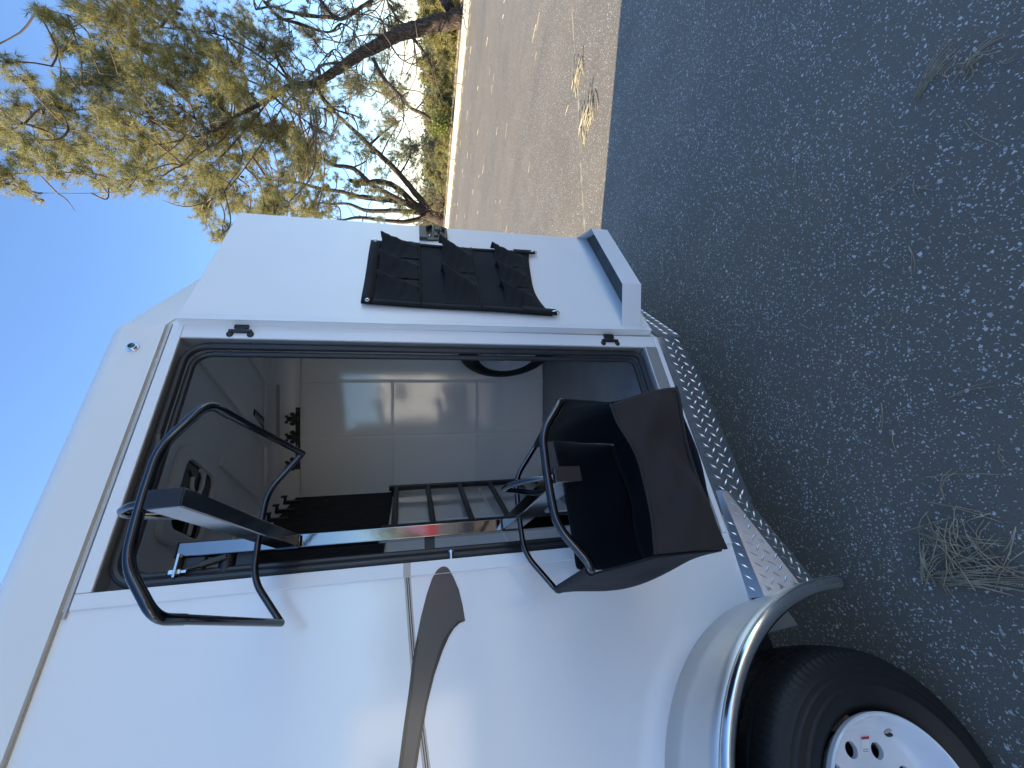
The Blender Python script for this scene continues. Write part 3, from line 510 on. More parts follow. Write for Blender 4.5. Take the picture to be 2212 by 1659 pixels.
L2_ = [(.166, 1.449), (.157, 1.456), (.115, 1.473), (.058, 1.49), (.012, 1.501), (-.047, 1.514), (-.118, 1.524), (-.189, 1.536), (-.262, 1.547), (-.6, 1.594), (-1.4, 1.64)]
sw = part('swoosh_graphic', sheet(R_+L2_[::-1], -.0012), 'decal', smooth=0)
Ri = [(.036, 1.385), (.017, 1.409), (-.004, 1.428), (-.034, 1.443), (-.083, 1.463), (-.144, 1.482), (-.214, 1.4995), (-.268, 1.511), (-.6, 1.561), (-1.4, 1.608)]
obj('swoosh_edge', sheet(R_[4:]+Ri[::-1], -.0016), 'decal2', sw, smooth=0)
Li = [(.0, 1.497), (-.056, 1.5065), (-.119, 1.5145), (-.191, 1.526), (-.264, 1.537), (-.6, 1.583), (-1.4, 1.628)]
obj('swoosh_edge', sheet(L2_[4:]+Li[::-1], -.0016), 'decal2', sw, smooth=0)
tip = [(.1675, 1.4), (.176, 1.405), (.183, 1.412), (.186, 1.421), (.184, 1.431), (.178, 1.441), (.1675, 1.449)]
part('swoosh_tip', sheet(tip, -.0076), 'decal', smooth=0)

# diamond plate: rocker panel, gusset, nose; lozenges are pressed geometry
def lozenges(m_, org, U, V, N, su, sv, inside, sp=.044, ln=.034, wd=.0075, ht=.0026):
    U, V, N = Vector(U).normalized(), Vector(V).normalized(), Vector(N).normalized(); org = Vector(org)
    nu, nv = int(su/sp)+2, int(sv/(sp*.62))+2
    for j in range(-2, nv):
        for i in range(-2, nu):
            u = (i+.5*(j % 2))*sp; v = j*sp*.62
            if not inside(u, v): continue
            t = radians(50 if j % 2 else -40)
            c = org+U*u+V*v; a = U*cos(t)+V*sin(t); b = U*-sin(t)+V*cos(t)
            p = [c-a*ln/2, c-b*wd/2, c+a*ln/2, c+b*wd/2, c-a*ln*.28+N*ht, c+a*ln*.28+N*ht]
            m_.add(p, [(0, 1, 4), (0, 4, 3), (1, 2, 5), (1, 5, 4), (2, 3, 5), (3, 4, 5)])
bot = [(1.092, .300), (1.008, .279), (.842, .260), (.315, .253), (.27, .254)]
mb = MB()
topr = [(1.092, .394), (1.008, .394), (.842, .394), (.315, .394), (.27, .394)]
mb.grid([[(x, -.002, z) for x, z in topr], [(x, -.012, z+.07) for (x, z) in bot], [(x, -.012, z) for x, z in bot], [(x, .01, z-.012) for x, z in bot]])
rk = part('rocker_plate', mb, 'rocker', smooth=.5)
mb = MB()
def ins(u, v):
    x = 1.092-u; z = .388-v
    if x < .285 or x > 1.08: return False
    zb = np.interp(x, [b[0] for b in bot[::-1]], [b[1] for b in bot[::-1]])
    return zb+.008 < z < .383
lozenges(mb, (1.092, -.0122, .388), (-1, 0, 0), (0, 0, -1), (0, -1, 0), .82, .14, ins)
obj('raised_lozenges', mb, 'diamond', rk, smooth=0, weld=False, kind='stuff')
# gusset between rocker and fender
def quadpt(a, b, t): return Vector(a)+(Vector(b)-Vector(a))*t
E = [[(.36, .001, .388), (-.008, .001, .406)], [(.357, -.016, .372), (-.008, -.045, .380)], [(.352, -.02, .35), (-.008, -.085, .253)], [(.3, -.014, .262), (-.008, -.07, .172)]]
gs = part('gusset_plate', MB().grid([[tuple(quadpt(a, b, t/6)) for t in range(7)] for a, b in E]), 'diamond', smooth=.25)
mb = MB()
for k in range(3):
    (a0_, a1_), (b0_, b1_) = E[k], E[k+1]
    U = Vector(a1_)-Vector(a0_); N = U.cross(Vector(b1_)-Vector(a1_)).normalized()
    if N.y > 0 and k: N = -N
    if k == 0 and N.z < 0: N = -N
    V = N.cross(U.normalized()); 
    if V.dot(Vector(b1_)-Vector(a1_)) < 0: V = -V
    Un = U.normalized(); b0r = Vector(b0_)-Vector(a0_); b1r = Vector(b1_)-Vector(a0_)
    def ins2(u, v):
        if u < .02 or u > U.length-.012: return False
        v0, v1, u0, u1 = b0r.dot(V), b1r.dot(V), b0r.dot(Un), b1r.dot(Un)
        vb = v0+(v1-v0)*(u-u0)/(u1-u0); return .009 < v < vb-.008
    lozenges(mb, Vector(a0_)+N*.0006, U, V, N, U.length, .2, ins2, sp=.036, ln=.029, wd=.007)
obj('raised_lozenges', mb, 'diamond', gs, smooth=0, weld=False, kind='stuff')
for x, y, z in ((.012, -.054, .36), (.012, -.066, .32), (.014, -.078, .278)):
    part('rivet', MB().sphere((x, y, z), (.005, .003, .005), 8, 5), 'steel')
npd = Vector((.858, .514, 0)); np0 = Vector((1.093, -.002, 0)); nn = Vector((.514, -.858, 0))
mb = MB(); a = np0+nn*.006; b = np0+npd*1.08+nn*.006
mb.grid([[(a.x, a.y, .394), (b.x, b.y, .394)], [(a.x, a.y, .27), (b.x, b.y, .27)]])
nplt = part('nose_plate', mb, 'diamond')
mb = MB(); lozenges(mb, (a.x, a.y, .388), npd, (0, 0, -1), nn, 1.08, .12, lambda u, v: .01 < u < 1.06 and .008 < v < .11)
obj('raised_lozenges', mb, 'diamond', nplt, smooth=0, weld=False, kind='stuff')

# fender
FC = -.556
fprof = lambda t: [Vector((-.548+.537*cos(t), .0, .34+.537*sin(t))), Vector((FC+.556*cos(t), -.09, .313+.553*sin(t))), Vector((FC+.572*cos(t), -.165, .279+.578*sin(t))), Vector((FC+.578*cos(t), -.2, .258+.591*sin(t)))]
ths = [radians(-4+188*i/60) for i in range(61)]
fe = part('fender', MB().grid([[tuple(p) for p in fprof(t)] for t in ths]), 'alu', smooth=1, solid=.003)
lip = []
for t in ths:
    r0 = Vector((cos(t), 0, sin(t))); b = fprof(t)[3]; row = []
    for k in range(9):
        u = k/8*pi*1.05
        row.append(tuple(b+Vector((0, -.019*sin(u), 0))-r0*(.019*(1-cos(u)))))
    lip.append(row)
obj('fender_lip', MB().grid(lip), 'alulip', fe, smooth=2, solid=.002)
mb = MB(); mb.grid([[(WAX+.53*cos(t), y, .34+.53*sin(t)) for y in (.003, .33)] for t in ths]); mb.add([(WAX+.53*cos(t), .33, .34+.53*sin(t)) for t in ths], [tuple(range(61))])
part('wheel_well', mb, 'frame_dark', smooth=1)

# running gear below
mb = MB()
for y in (.36, 1.5): mb.box(XB, y, .25, 1.2, y+.09, .371)
for x in (-3.6, -2.6, -1.7, .3, 1.0): mb.box(x, .45, .29, x+.07, 1.5, .36)
part('chassis_rail', mb, 'frame_dark', bevel=.004)
mb = MB(); mb.tube([(-.515, .05, .355), (-.515, 1.9, .355)], .045, 14); part('axle', mb, 'frame_dark')
part('spring_hanger', MB().prism([(-.12, .06, .36), (-.04, .06, .36), (-.06, .06, .22), (-.11, .06, .20)], (0, .06, 0)), 'reveal', bevel=.003)
part('spring_beam', MB().box(-.2, .08, .315, .15, .14, .345), 'reveal', bevel=.004)

def wheel(c, parent, name='wheel', face=-1, label=None):
    # face -1: dish looks towards -y
    ty = [(-.19, .208), (-.222, .214), (-.243, .236), (-.2535, .262), (-.2565, .266), (-.2575, .270), (-.2565, .274), (-.2535, .278), (-.251, .296), (-.248, .299), (-.246, .303), (-.245, .312), (-.242, .3155), (-.239, .323),
          (-.233, .335), (-.222, .3465), (-.208, .3535), (-.19, .3572), (-.172, .359), (-.170, .358), (-.169, .349), (-.158, .349), (-.157, .359), (-.14, .361), (-.12, .361), (-.119, .351), (-.108, .351), (-.107, .361), (-.07, .361), (-.069, .352), (-.06, .352), (-.059, .36), (-.02, .357), (0, .351), (.022, .337), (.04, .3), (.03, .25), (.0, .214), (-.05, .208)]
    R0 = bpy.data.objects.new(name, None); COL.objects.link(R0); R0.location = c
    if parent: link(R0, parent)
    def ob(n, m_, mt, **k):
        o = obj(n, m_, mt, None, **k); o.parent = R0; return o
    Z = (0, 0, 0)
    rows = []; NA = 420
    for p_, r_ in ty:
        row = []
        for k in range(NA+1):
            q_ = 2*pi*(k % NA)/NA; dr = 0
            if -.24 < p_ < -.170 and r_ > .33: dr = .0026 if (k+int((p_+.24)*40)) % 4 < 1 else 0
            elif -.158 < p_ < -.119 and r_ > .355 or -.108 < p_ < -.068 and r_ > .355: dr = .003 if (k+int((p_+.16)*150)) % 5 < 1 else 0
            row.append(((r_-dr)*cos(q_), p_, (r_-dr)*sin(q_)))
        rows.append(row)
    ob('tyre', MB().grid(rows), 'tyre', smooth=.45)
    mb = MB().lathe([(-.236, .2135), (-.251, .2145), (-.2555, .211), (-.253, .2065), (-.243, .2025), (-.226, .199), (-.205, .1935), (-.187, .1845), (-.176, .176), (-.171, .166), (-.169, .158)], Z, 96)
    mb.lathe([(-.169, .088), (-.178, .083), (-.183, .074), (-.184, .055), (-.19, .05), (-.205, .046), (-.209, .03), (-.21, 0)], Z, 48)
    # disc with round hand holes
    bm = bmesh.new(); ed = []
    def circ(x, z, r, n):
        vs_ = [bm.verts.new((x+r*cos(2*pi*k/n), -.169, z+r*sin(2*pi*k/n))) for k in range(n)]
        e_ = [bm.edges.new((vs_[k], vs_[(k+1) % n])) for k in range(n)]; ed.extend(e_); return vs_
    circ(0, 0, .158, 96); circ(0, 0, .088, 48); holes = []
    for k in range(10):
        t = radians(8+36*k); holes.append(circ(.129*cos(t), .129*sin(t), .0185, 16))
    bmesh.ops.triangle_fill(bm, edges=ed, use_beauty=True)
    off_ = len(mb.v); bm.verts.index_update()
    mb.v += [tuple(v.co) for v in bm.verts]; mb.f += [tuple(v.index+off_ for v in f.verts) for f in bm.faces]
    for h in holes:
        ii = [v.index+off_ for v in h]; o2 = len(mb.v); mb.v += [(mb.v[i][0], -.155, mb.v[i][2]) for i in ii]
        mb.f += [(ii[k], ii[(k+1) % 16], o2+(k+1) % 16, o2+k) for k in range(16)]
    bm.free()
    ob('rim', mb, 'rim', smooth=.5)
    ob('brake_drum', MB().lathe([(-.0, .15), (-.12, .15), (-.13, .14), (-.13, 0)], Z, 32), 'frame_dark')
    ob('hub_cap', MB().lathe([(-.209, .0), (-.209, .04), (-.235, .038), (-.243, .03), (-.244, 0)], Z, 32), 'steel', smooth=.5)
    for k in range(6):
        t = radians(20+60*k); ob('lug_nut', MB().lathe([(-.178, .0), (-.178, .0115), (-.2, .0115), (-.206, .007), (-.206, 0)], (.0685*cos(t), -.003, .0685*sin(t)), 6), 'chrome', smooth=.4)
    return R0, ob
WH, ob = wheel((-.511, .02, .361), TR)
st = ob('wheel_sticker', MB().add([(.149, -.1705, -.027), (.147, -.1705, -.053), (.114, -.1705, -.032), (.117, -.1705, -.007)], [(0, 1, 2, 3)]), 'sticker', smooth=0)
def onst(n, u0, u1, v0, v1, m_):
    P = [Vector((.149, -.1712, -.027)), Vector((.147, -.1712, -.053)), Vector((.114, -.1712, -.032)), Vector((.117, -.1712, -.007))]
    q_ = lambda u, v: tuple(P[0].lerp(P[1], u).lerp(P[3].lerp(P[2], u), v))
    o = obj(n, MB().add([q_(u0, v0), q_(u1, v0), q_(u1, v1), q_(u0, v1)], [(0, 1, 2, 3)]), m_, None, smooth=0); o.parent = st
onst('red_band', .02, .98, .02, .18, 'red'); onst('grey_print', .15, .85, .74, .8, 'tan'); onst('grey_print', .15, .85, .86, .92, 'tan')
vs_ = ob('valve_slot', MB().sphere((.164, -.180, -.094), (.007, .007, .013), 12, 8).sphere((.144, -.180, -.110), (.007, .007, .013), 12, 8), 'frame_dark', smooth=1)
ob('valve_stem', MB().tube([(.150, -.18, -.1), (.156, -.196, -.104)], [.005, .004], 10), M['tan'])

# ---------------------------------------------------------------- open door (part of the trailer)
TH = radians(12); dD = Vector((cos(TH), sin(TH), 0)); dN = Vector((sin(TH), -cos(TH), 0)); dO = Vector((1.115, -.03, 0))
def D(s, z, t=0): return tuple(dO+dD*s+dN*t+Vector((0, 0, z)))
mb = MB(); C_ = [(-.026, 2.337), (.795, 2.337), (.828, .434), (-.006, .434)]
mb.hexa([D(s, z, 0) for s, z in C_[::-1]], [D(s, z, -.034) for s, z in C_[::-1]])
DR = part('door', mb, 'door', bevel=.003)
# folded edge strip with its rivets, on the hinge side
mb = MB(); e0, e1 = D(-.0275, 2.34, .001), D(-.0075, .431, .001)
f0, f1 = (e0[0]+.010, .004, e0[2]-.004), (e1[0]+.006, .004, e1[2]+.004)
mb.hexa([e1, e0, f0, f1], [tuple(Vector(p)+dD*.012) for p in (e1, e0, f0, f1)])
es = obj('edge_strip', mb, 'frame', DR, bevel=.0015)
mb = MB(); mb.beam(D(-.012, 2.335, .0015), D(.008, .436, .0015), .03, .003, dD); obj('edge_flange', mb, 'frame', DR, bevel=.001)
for z in (2.309, 2.158, 1.943, 1.734, 1.522, 1.314, 1.101, .883, .669, .464):
    k = (2.34-z)/1.909; a = Vector(e0)*(1-k)+Vector(e1)*k; b = Vector(f0)*(1-k)+Vector(f1)*k; c = a*.55+b*.45
    obj('rivet', MB().sphere(tuple(c+Vector((-.0005, 0, 0))), (.0025, .0055, .0055), 10, 6), 'frame', DR)
for z in (2.133, .65):
    mb = MB(); mb.box(1.072, -.014, z-.024, 1.094, .004, z+.024)
    mb.tube([(1.058, -.012, z-.038), (1.058, -.012, z+.038)], .0075, 12)
    for s_ in (-1, 1): mb.sphere((1.047, -.009, z+s_*.034), (.014, .005, .012), 12, 6)
    mb.box(1.052, -.014, z-.014, 1.075, -.005, z+.014)
    obj('hinge', mb, 'black', DR, bevel=.0015)
# latch
mb = MB(); P = [(.655, 1.482), (.797, 1.482), (.8, 1.475), (.8, 1.343), (.795, 1.337), (.69, 1.337), (.666, 1.362), (.655, 1.42)]
mb.prism([D(s, z, .001) for s, z in P], dN*.009); la = obj('latch', mb, 'plastic', DR, bevel=.003)
mb = MB(); mb.tube([D(.765, 1.366, .018), D(.765, 1.35, .018)], .012, 10); obj('latch_roller', mb, 'plastic', la)
mb = MB(); mb.prism([D(s, z, .010) for s, z in ((.655, 1.482), (.672, 1.482), (.672, 1.445), (.655, 1.44))], dN*.012)
obj('latch_corner', mb, 'plastic', la, bevel=.002); mb = MB()
mb.hexa([D(.735, 1.405, .010), D(.795, 1.405, .010), D(.795, 1.375, .010), D(.735, 1.375, .010)], [D(.74, 1.402, .026), D(.79, 1.402, .026), D(.79, 1.378, .026), D(.74, 1.378, .026)])
obj('latch_lever', mb, 'plastic', la, bevel=.002); mb = MB()
mb.hexa([D(.69, 1.41, .010), D(.735, 1.41, .010), D(.735, 1.385, .010), D(.69, 1.385, .010)], [D(.692, 1.408, .018), D(.735, 1.408, .018), D(.735, 1.387, .018), D(.692, 1.387, .018)])
obj('latch_lever', mb, 'plastic', la, bevel=.002)
mb = MB(); mb.beam(D(.763, 1.432, .011), D(.763, 1.432, .034), .018, .034, dD*.7+Vector((0, 0, .6))); obj('lock_knob', mb, 'black', la, bevel=.005)
obj('latch_screw', MB().sphere(D(.695, 1.43, .0105), (.006, .006, .006), 10, 6), 'chrome', la)
for (s, z) in ((.757, 1.37), (.79, 1.36)):
    mb = MB(); mb.prism([D(s-.008, z-.009, .0101), D(s+.008, z-.009, .0101), D(s+.008, z+.009, .0101), D(s-.008, z+.009, .0101)], dN*.0006)
    obj('latch_slot', mb, 'frame_dark', la, smooth=0)
mb = MB(); mb.prism([D(.688, 1.422, .0101), D(.72, 1.422, .0101), D(.72, 1.417, .0101), D(.688, 1.417, .0101)], dN*.0006)
obj('latch_slot', mb, 'frame_dark', la, smooth=0)
# boot tray at the foot of the door
Z0, Z1 = .485, .580
T0, T1, T2, T3 = D(.012, 0, .001), (1.294, -.133, 0), (1.799, -.028, 0), D(.826, 0, .001)
def vz(p, z): return (p[0], p[1], z)
tp = [T0, T1, T2, T3]; mb = MB()
for i in range(3):
    a, b = Vector(vz(tp[i], 0)), Vector(vz(tp[i+1], 0)); n_ = (b-a).normalized().cross(Vector((0, 0, 1)))*-.0025
    mb.hexa([vz(a, Z0), vz(b, Z0), vz(b, Z1), vz(a, Z1)], [vz(a+n_, Z0), vz(b+n_, Z0), vz(b+n_, Z1), vz(a+n_, Z1)])
mb.prism([vz(p, Z0+.001) for p in tp], (0, 0, .003))
ty_ = obj('boot_tray', mb, 'frame', DR, bevel=.0012)
ic = sum((Vector(p) for p in tp), Vector())/4
rows = []
pin = [Vector(vz(p, 0))*.985+Vector(vz(ic, 0))*.015 for p in tp]
mb = MB(); mb.prism([vz(p, Z0+.005) for p in pin], (0, 0, .028)); 
obj('tray_carpet', mb, 'carpetg', ty_, bevel=.004)

# ---------------------------------------------------------------- pocket organizer hanging on the door
og = thing('pocket_organizer', 'black cloth organizer with eight pockets hanging on the inside of the open white door', 'organizer', D(.33, 1.3, .01))
def gp(n, mb, m, **k): return obj(n, mb, m, k.pop('parent', og), **k)
def edgeL(z): return .06+.03*(z-.9)/.8
def edgeR(z): return .6-.004*(z-.9)/.8
def zb(u): return .955-.05*abs(2*u-1)**2.2+.008*sin(7*u)
rows = []
for j in range(25):
    v = j/24; row = []
    for i in range(25):
        u = i/24; z = zb(u)+(1.708+.012*(1-u)-zb(u))*v
        s = edgeL(z)+(edgeR(z)-edgeL(z))*u
        t = .010+.004*sin(9*u+4*v)*sin(5*v)+.006*(1-v)*(1-abs(2*u-1))
        row.append(D(s, z, t))
    rows.append(row)
gp('backing_cloth', MB().grid(rows), 'cloth', smooth=2, solid=.003)
def strip(a, b, w, t0=.014, n=14, wob=.0):
    mb = MB(); mb_r = []
    for i in range(n+1):
        k = i/n; s = a[0]+(b[0]-a[0])*k; z = a[1]+(b[1]-a[1])*k
        dx, dz = b[0]-a[0], b[1]-a[1]; L = sqrt(dx*dx+dz*dz); px, pz = -dz/L*w/2, dx/L*w/2
        t = t0+.004*sin(9*(s-.06)/.54+4*(z-.9)/.8)*sin(5*(z-.9)/.8)+.003
        mb_r.append([D(s-px, z-pz, t), D(s+px, z+pz, t)])
    return mb.grid(mb_r)
gp('top_binding', strip((.09, 1.697), (.596, 1.69), .045), 'mesh', solid=.003)
gp('side_binding', strip((.076, .905), (.102, 1.70), .03, .013), 'mesh', solid=.003)
gp('side_binding', strip((.585, .90), (.582, 1.69), .022, .013), 'mesh', solid=.003)
gp('bottom_strap', strip((.075, .885), (.085, 1.04), .042, .017), 'mesh', solid=.003)
gp('bottom_strap', strip((.588, .885), (.586, 1.0), .035, .017), 'mesh', solid=.003)
for z in (1.482, 1.222): gp('stitched_band', strip((edgeL(z), z), (edgeR(z), z), .006, .0155), 'mesh', solid=.002)
for s, z in ((.585, 1.69), (.103, 1.695)):
    gp('grommet', MB().lathe([(-.004, .004), (-.006, .006), (-.005, .009), (.002, .0095)], D(s, z, .019), 14), 'chrome')
for s, z in ((.588, .895), (.075, .893)):
    mb = MB(); mb.tube(fillet([D(s, z+.012, .022), D(s, z-.004, .03), D(s-.004, z-.02, .022), D(s-.004, z-.018, .004)], .008), .0032, 8); gp('wire_hook', mb, 'chrome')
def pocket(u0, u1, z0, z1, dep, tuck, top_dip=.008):
    rows = []
    for j in range(15):
        b = j/14; z = z0+(z1-z0)*b; row = []
        pk = (.58-.12*tuck)+(.9-.58+.12*tuck)*b**.8
        s0 = edgeL(z)+.03+(.505)*u0; s1 = edgeL(z)+.03+(.505)*u1
        for i in range(25):
            u = i/24
            if u < pk: sh = (u/pk)**1.6; sh = sh*sh*(3-2*sh)*.55+sh*.45; t = dep*sh
            else:
                q_ = (u-pk)/(1-pk); t = dep*(1-q_)**2.2
            t = t*(b**.75)*(1-.12*sin(3*b)*u)
            s = s0+(s1-s0)*u
            if u > pk: s = s0+(s1-s0)*(pk+(u-pk)*.8)
            s += dep*.35*b*(0 if u < pk*.6 else 1-abs(u-pk)/(1-pk*.6))*.8
            dip = top_dip*sin(pi*u)*b**6
            row.append(D(s, z-dip+.002*sin(17*u), .0155+t+.0025*sin(23*b+9*u)*b*(1-b)*4))
        rows.append(row)
    return MB().grid(rows)
for u0, u1 in ((0, .325), (.335, .66), (.67, 1.0)): gp('pocket', pocket(u0, u1, 1.484, 1.668, .044, 0), 'cloth', smooth=2, solid=.0025)
for u0, u1 in ((0, .49), (.5, 1.0)): gp('pocket', pocket(u0, u1, 1.224, 1.39, .064, 1, .016), 'cloth', smooth=2, solid=.0025)
for u0, u1, z in ((0, .325, .972), (.335, .66, .975), (.67, 1.0, .96)): gp('pocket', pocket(u0, u1, z, 1.125, .044, .4, .014), 'cloth', smooth=2, solid=.0025)

# ---------------------------------------------------------------- swing-out saddle rack
sr = thing('saddle_rack', 'glossy black swing-out saddle rack with a square post and two bent-tube saddle arms', 'saddle rack', (.303, .05, .8))
def sp_(n, mb, m='gloss', **k): return obj(n, mb, m, k.pop('parent', sr), **k)
post = sp_('post', MB().box(.283, .03, .66, .323, .07, 2.168), 'darkchrome', bevel=.003)
obj('post_cap', MB().box(.281, .028, 2.168, .325, .072, 2.172), 'black', post, bevel=.0015)
br = sp_('pivot_bracket', MB().box(.228, .012, 2.150, .29, .062, 2.157), 'steel', bevel=.001)
obj('pivot_bolt', MB().lathe([(-.018, 0), (-.018, .0065), (-.005, .0065), (-.005, .0105), (.004, .0105), (.004, 0)], (.243, .028, 2.147), 6, 'z'), 'chrome', br, smooth=.4)
obj('pivot_nut', MB().lathe([(0, .0), (0, .0105), (.012, .0105), (.018, .006), (.018, 0)], (.243, .028, 2.158), 6, 'z'), 'chrome', br, smooth=.4)
sp_('bracket_block', MB().box(.247, .04, 2.095, .283, .06, 2.149), 'black', bevel=.002)
gs_ = sp_('gas_strut', MB().tube([(.249, .03, 2.136), (.258, .034, 2.10)], .0045, 10), 'black')
obj('strut_body', MB().tube([(.258, .034, 2.101), (.276, .04, 2.04)], .0105, 14), 'black', gs_)
sp_('pivot_sleeve', MB().tube([(.222, .06, 2.042), (.284, .06, 2.042)], .022, 20), 'black')
sp_('guide_plate', MB().prism([(.222, .055, 2.018), (.283, .055, 2.018), (.283, .055, 1.96), (.222, .055, 1.985)], (0, .006, 0)), 'black')
sp_('middle_bracket', MB().box(.222, .045, 1.444, .283, .053, 1.476), 'black', bevel=.001)
sp_('lower_bracket', MB().box(.222, .045, .72, .283, .053, .76), 'black', bevel=.001)
def saddle_arm(z, az, el):
    az, el = radians(az), radians(el)
    a = Vector((cos(az)*cos(el), sin(az)*cos(el), sin(el))); l = Vector((-sin(az), cos(az), 0)); k = a.cross(l); k = k if k.z > 0 else -k
    Pz = Vector((.3005, .0278, z))
    Q = lambda s, l_, k_: Pz+a*s+l*l_+k*k_
    nm = 'saddle_arm'
    arm = sp_(nm, MB().beam(Q(-.0, 0, 0), Q(.5812, 0, 0), .0354, .061, l), 'armgloss', bevel=.003)
    obj('weld_bead', MB().tube([Q(.006, x*.018, y*.031) for x, y in ((-1, -1), (1, -1), (1, 1), (-1, 1), (-1, -1))], .0035, 6), 'gloss', arm)
    obj('arm_end_cap', MB().beam(Q(.5812, 0, 0), Q(.584, 0, 0), .034, .0595, l), 'black', arm, bevel=.001)
    fr = [(.5691, -.1929, .0428-.0693), (.5691, -.1036, .0428-.0017), (.5691, .0, .0428+.002), (.5691, .1036, .0428-.0017), (.5691, .1929, .0428-.0693)]
    re = [(.1707, .2154, .0115-.0826), (.1707, .1111, .0115-.0017), (.1707, 0, .0135), (.1707, -.1111, .0115-.0017), (.1707, -.2154, .0115-.0826)]
    pts = [Q(*p) for p in fr]
    front = fillet([Q(.5, -.1955, .0428-.0693-.006)]+pts+[Q(.5, .1955, .0428-.0693-.006)], .035, 6)
    obj('front_hoop', MB().tube(front, .0095, 14), 'gloss', arm, smooth=1.2)
    rear = fillet([Q(*p) for p in re], .04, 6)
    obj('rear_hoop', MB().tube(rear, .0080, 14), 'gloss', arm, smooth=1.2)
    for s_ in (-1, 1):
        obj('side_rail', MB().tube([Q(.505, s_*.1953, .0428-.0693-.0055), Q(.1707, s_*.2154, .0115-.0826)], .0085, 12), 'gloss', arm, smooth=1.2)
    obj('weld_bead', MB().sphere(Q(.1707, 0, .006), (.012, .012, .010), 8, 6), 'gloss', arm)
    pm = [Q(.565, .0, .03), Q(.552, 0, .075), Q(.515, 0, .118), Q(.475, 0, .128), Q(.455, 0, .085), Q(.425, 0, .031)]
    obj('pommel_loop', MB().tube(fillet(pm, .025, 5), .0065, 12), 'gloss', arm, smooth=1.2)
    return Q
QU = saddle_arm(1.8744, -92.8646, 6.8); QL = saddle_arm(1.1907, -92.4, -1.09)

# ---------------------------------------------------------------- canvas bag slung on the lower arm
bgT = thing('hanging_bag', 'large black canvas bag slung open under the lower arm of the saddle rack', 'bag', (.28, -.35, .84))
def bp(n, mb, m='cloth', **k): return obj(n, mb, m, bgT, smooth=2, solid=k.pop('solid', .004), sub=k.pop('sub', 1), **k)
def lerp(a, b, t): return a+(b-a)*t
V_ = lambda *p: Vector(p)
TL, TR_, BL, BR = V_(.095, -.562, 1.030), V_(.443, -.562, 1.040), V_(.090, -.565, .866), V_(.492, -.562, .842)
rows = []
for j in range(13):
    v = j/12; row = []
    for i in range(25):
        u = i/24
        top = TL.lerp(TR_, u)+V_(0, -.012*sin(pi*u), -.016*sin(pi*u)-.006*sin(2*pi*u)); bo = BL.lerp(BR, u)+V_(0, 0, .02*sin(pi*min(1, u*1.0))*(1 if u < .7 else (1-u)/.3))
        p = bo.lerp(top, v); p.y -= .026*sin(pi*v)*(.6+.4*sin(pi*u))+.012*sin(6*u+3.5*v)*sin(pi*u)*(1-.5*v)+.008*sin(11*u-6*v)*sin(pi*u)+.006*sin(19*u+9*v)*sin(pi*u)*sin(pi*v); p.z += .006*sin(8*u+1)*sin(pi*u)*v
        row.append(tuple(p))
    rows.append(row)
bp('front_panel', MB().grid(rows), 'cloth2')
hem = [Vector(p)+V_(0, -.002, .0) for p in rows[-1]]
bp('top_hem', MB().tube(hem, .0035, 8), 'cloth2', solid=0, sub=0)
rk0, rk1 = V_(.125, -.125, 1.043), V_(.535, -.135, 1.048); kb0, kb1 = V_(.11, -.14, .83), V_(.51, -.14, .83)
rows = []
for j in range(11):
    v = j/10; row = []
    for i in range(21):
        u = i/20; p = kb0.lerp(kb1, u).lerp(rk0.lerp(rk1, u)+V_(0, 0, -.006*sin(pi*u)), v)
        p.y += .02*sin(pi*v)+.012*sin(9*u+3*v)*(1-v); row.append(tuple(p))
    rows.append(row)
bp('back_panel', MB().grid(rows))
# side panels: sleeved over the rails, then falling to the bottom corners
def side(near, far, fT, bT, fB, bB, out):
    rows = []
    for i in range(19):
        u = i/18; rail = near.lerp(far, u)
        sl = [rail+V_(.0105*cos(t)*1.0, 0, .0105*sin(t)) for t in [radians(x) for x in ((-60, 0, 60, 120, 180, 230) if out < 0 else (240, 180, 120, 60, 0, -50))]]
        sl = [p+V_(0, 0, 0) for p in sl]
        m_ = fT.lerp(bT, u); b_ = fB.lerp(bB, u)
        end = sl[-1]; row = [tuple(p) for p in sl]
        for k in range(1, 11):
            t = k/10; p = end.lerp(b_, t)
            w = sin(pi*t); p.x += out*(.022*w*(.5+.8*sin(pi*u))+.008*sin(8*u+5*t)*w)
            if u < .35:    # the front edge is cut back to the front panel's top corner
                kk = 1-u/.35; cut = end.lerp(m_, min(1, t*2)) if t < .5 else m_.lerp(b_, (t-.5)*2); p = p.lerp(cut+V_(p.x-end.x-(b_.x-end.x)*t, 0, 0)*.2, kk)
            row.append(tuple(p))
        rows.append(row)
    return MB().grid(rows)
nL, fL = QL(.548, -.1935, -.0275), QL(.185, -.2148, -.0715); nR, fR = QL(.548, .1935, -.0275), QL(.185, .2148, -.0715)
bp('side_panel', side(nL, fL, TL, V_(.1, -.14, 1.0), BL, kb0, -1)); bp('side_panel', side(nR, fR, TR_, V_(.53, -.14, 1.0), BR, kb1, 1))
rows = []
for j in range(9):
    v = j/8; row = []
    for i in range(15):
        u = i/14; p = BL.lerp(BR, u).lerp(kb0.lerp(kb1, u), v); p.z -= .012*sin(pi*v)*sin(pi*u)-.02*sin(pi*u)*(1-v) if False else .01*sin(pi*v)
        p.z += .006*sin(9*u+6*v); row.append(tuple(p))
    rows.append(row)
bp('bottom_panel', MB().grid(rows))
bp('seam_piping', MB().tube([tuple(Vector(p)+V_(0, -.003, 0)) for p in (BL.lerp(BR, i/12)+V_(0, 0, .02*sin(pi*i/12)*(1 if i/12 < .7 else (1-i/12)/.3)) for i in range(13))], .004, 6), 'cloth2', solid=0, sub=0)

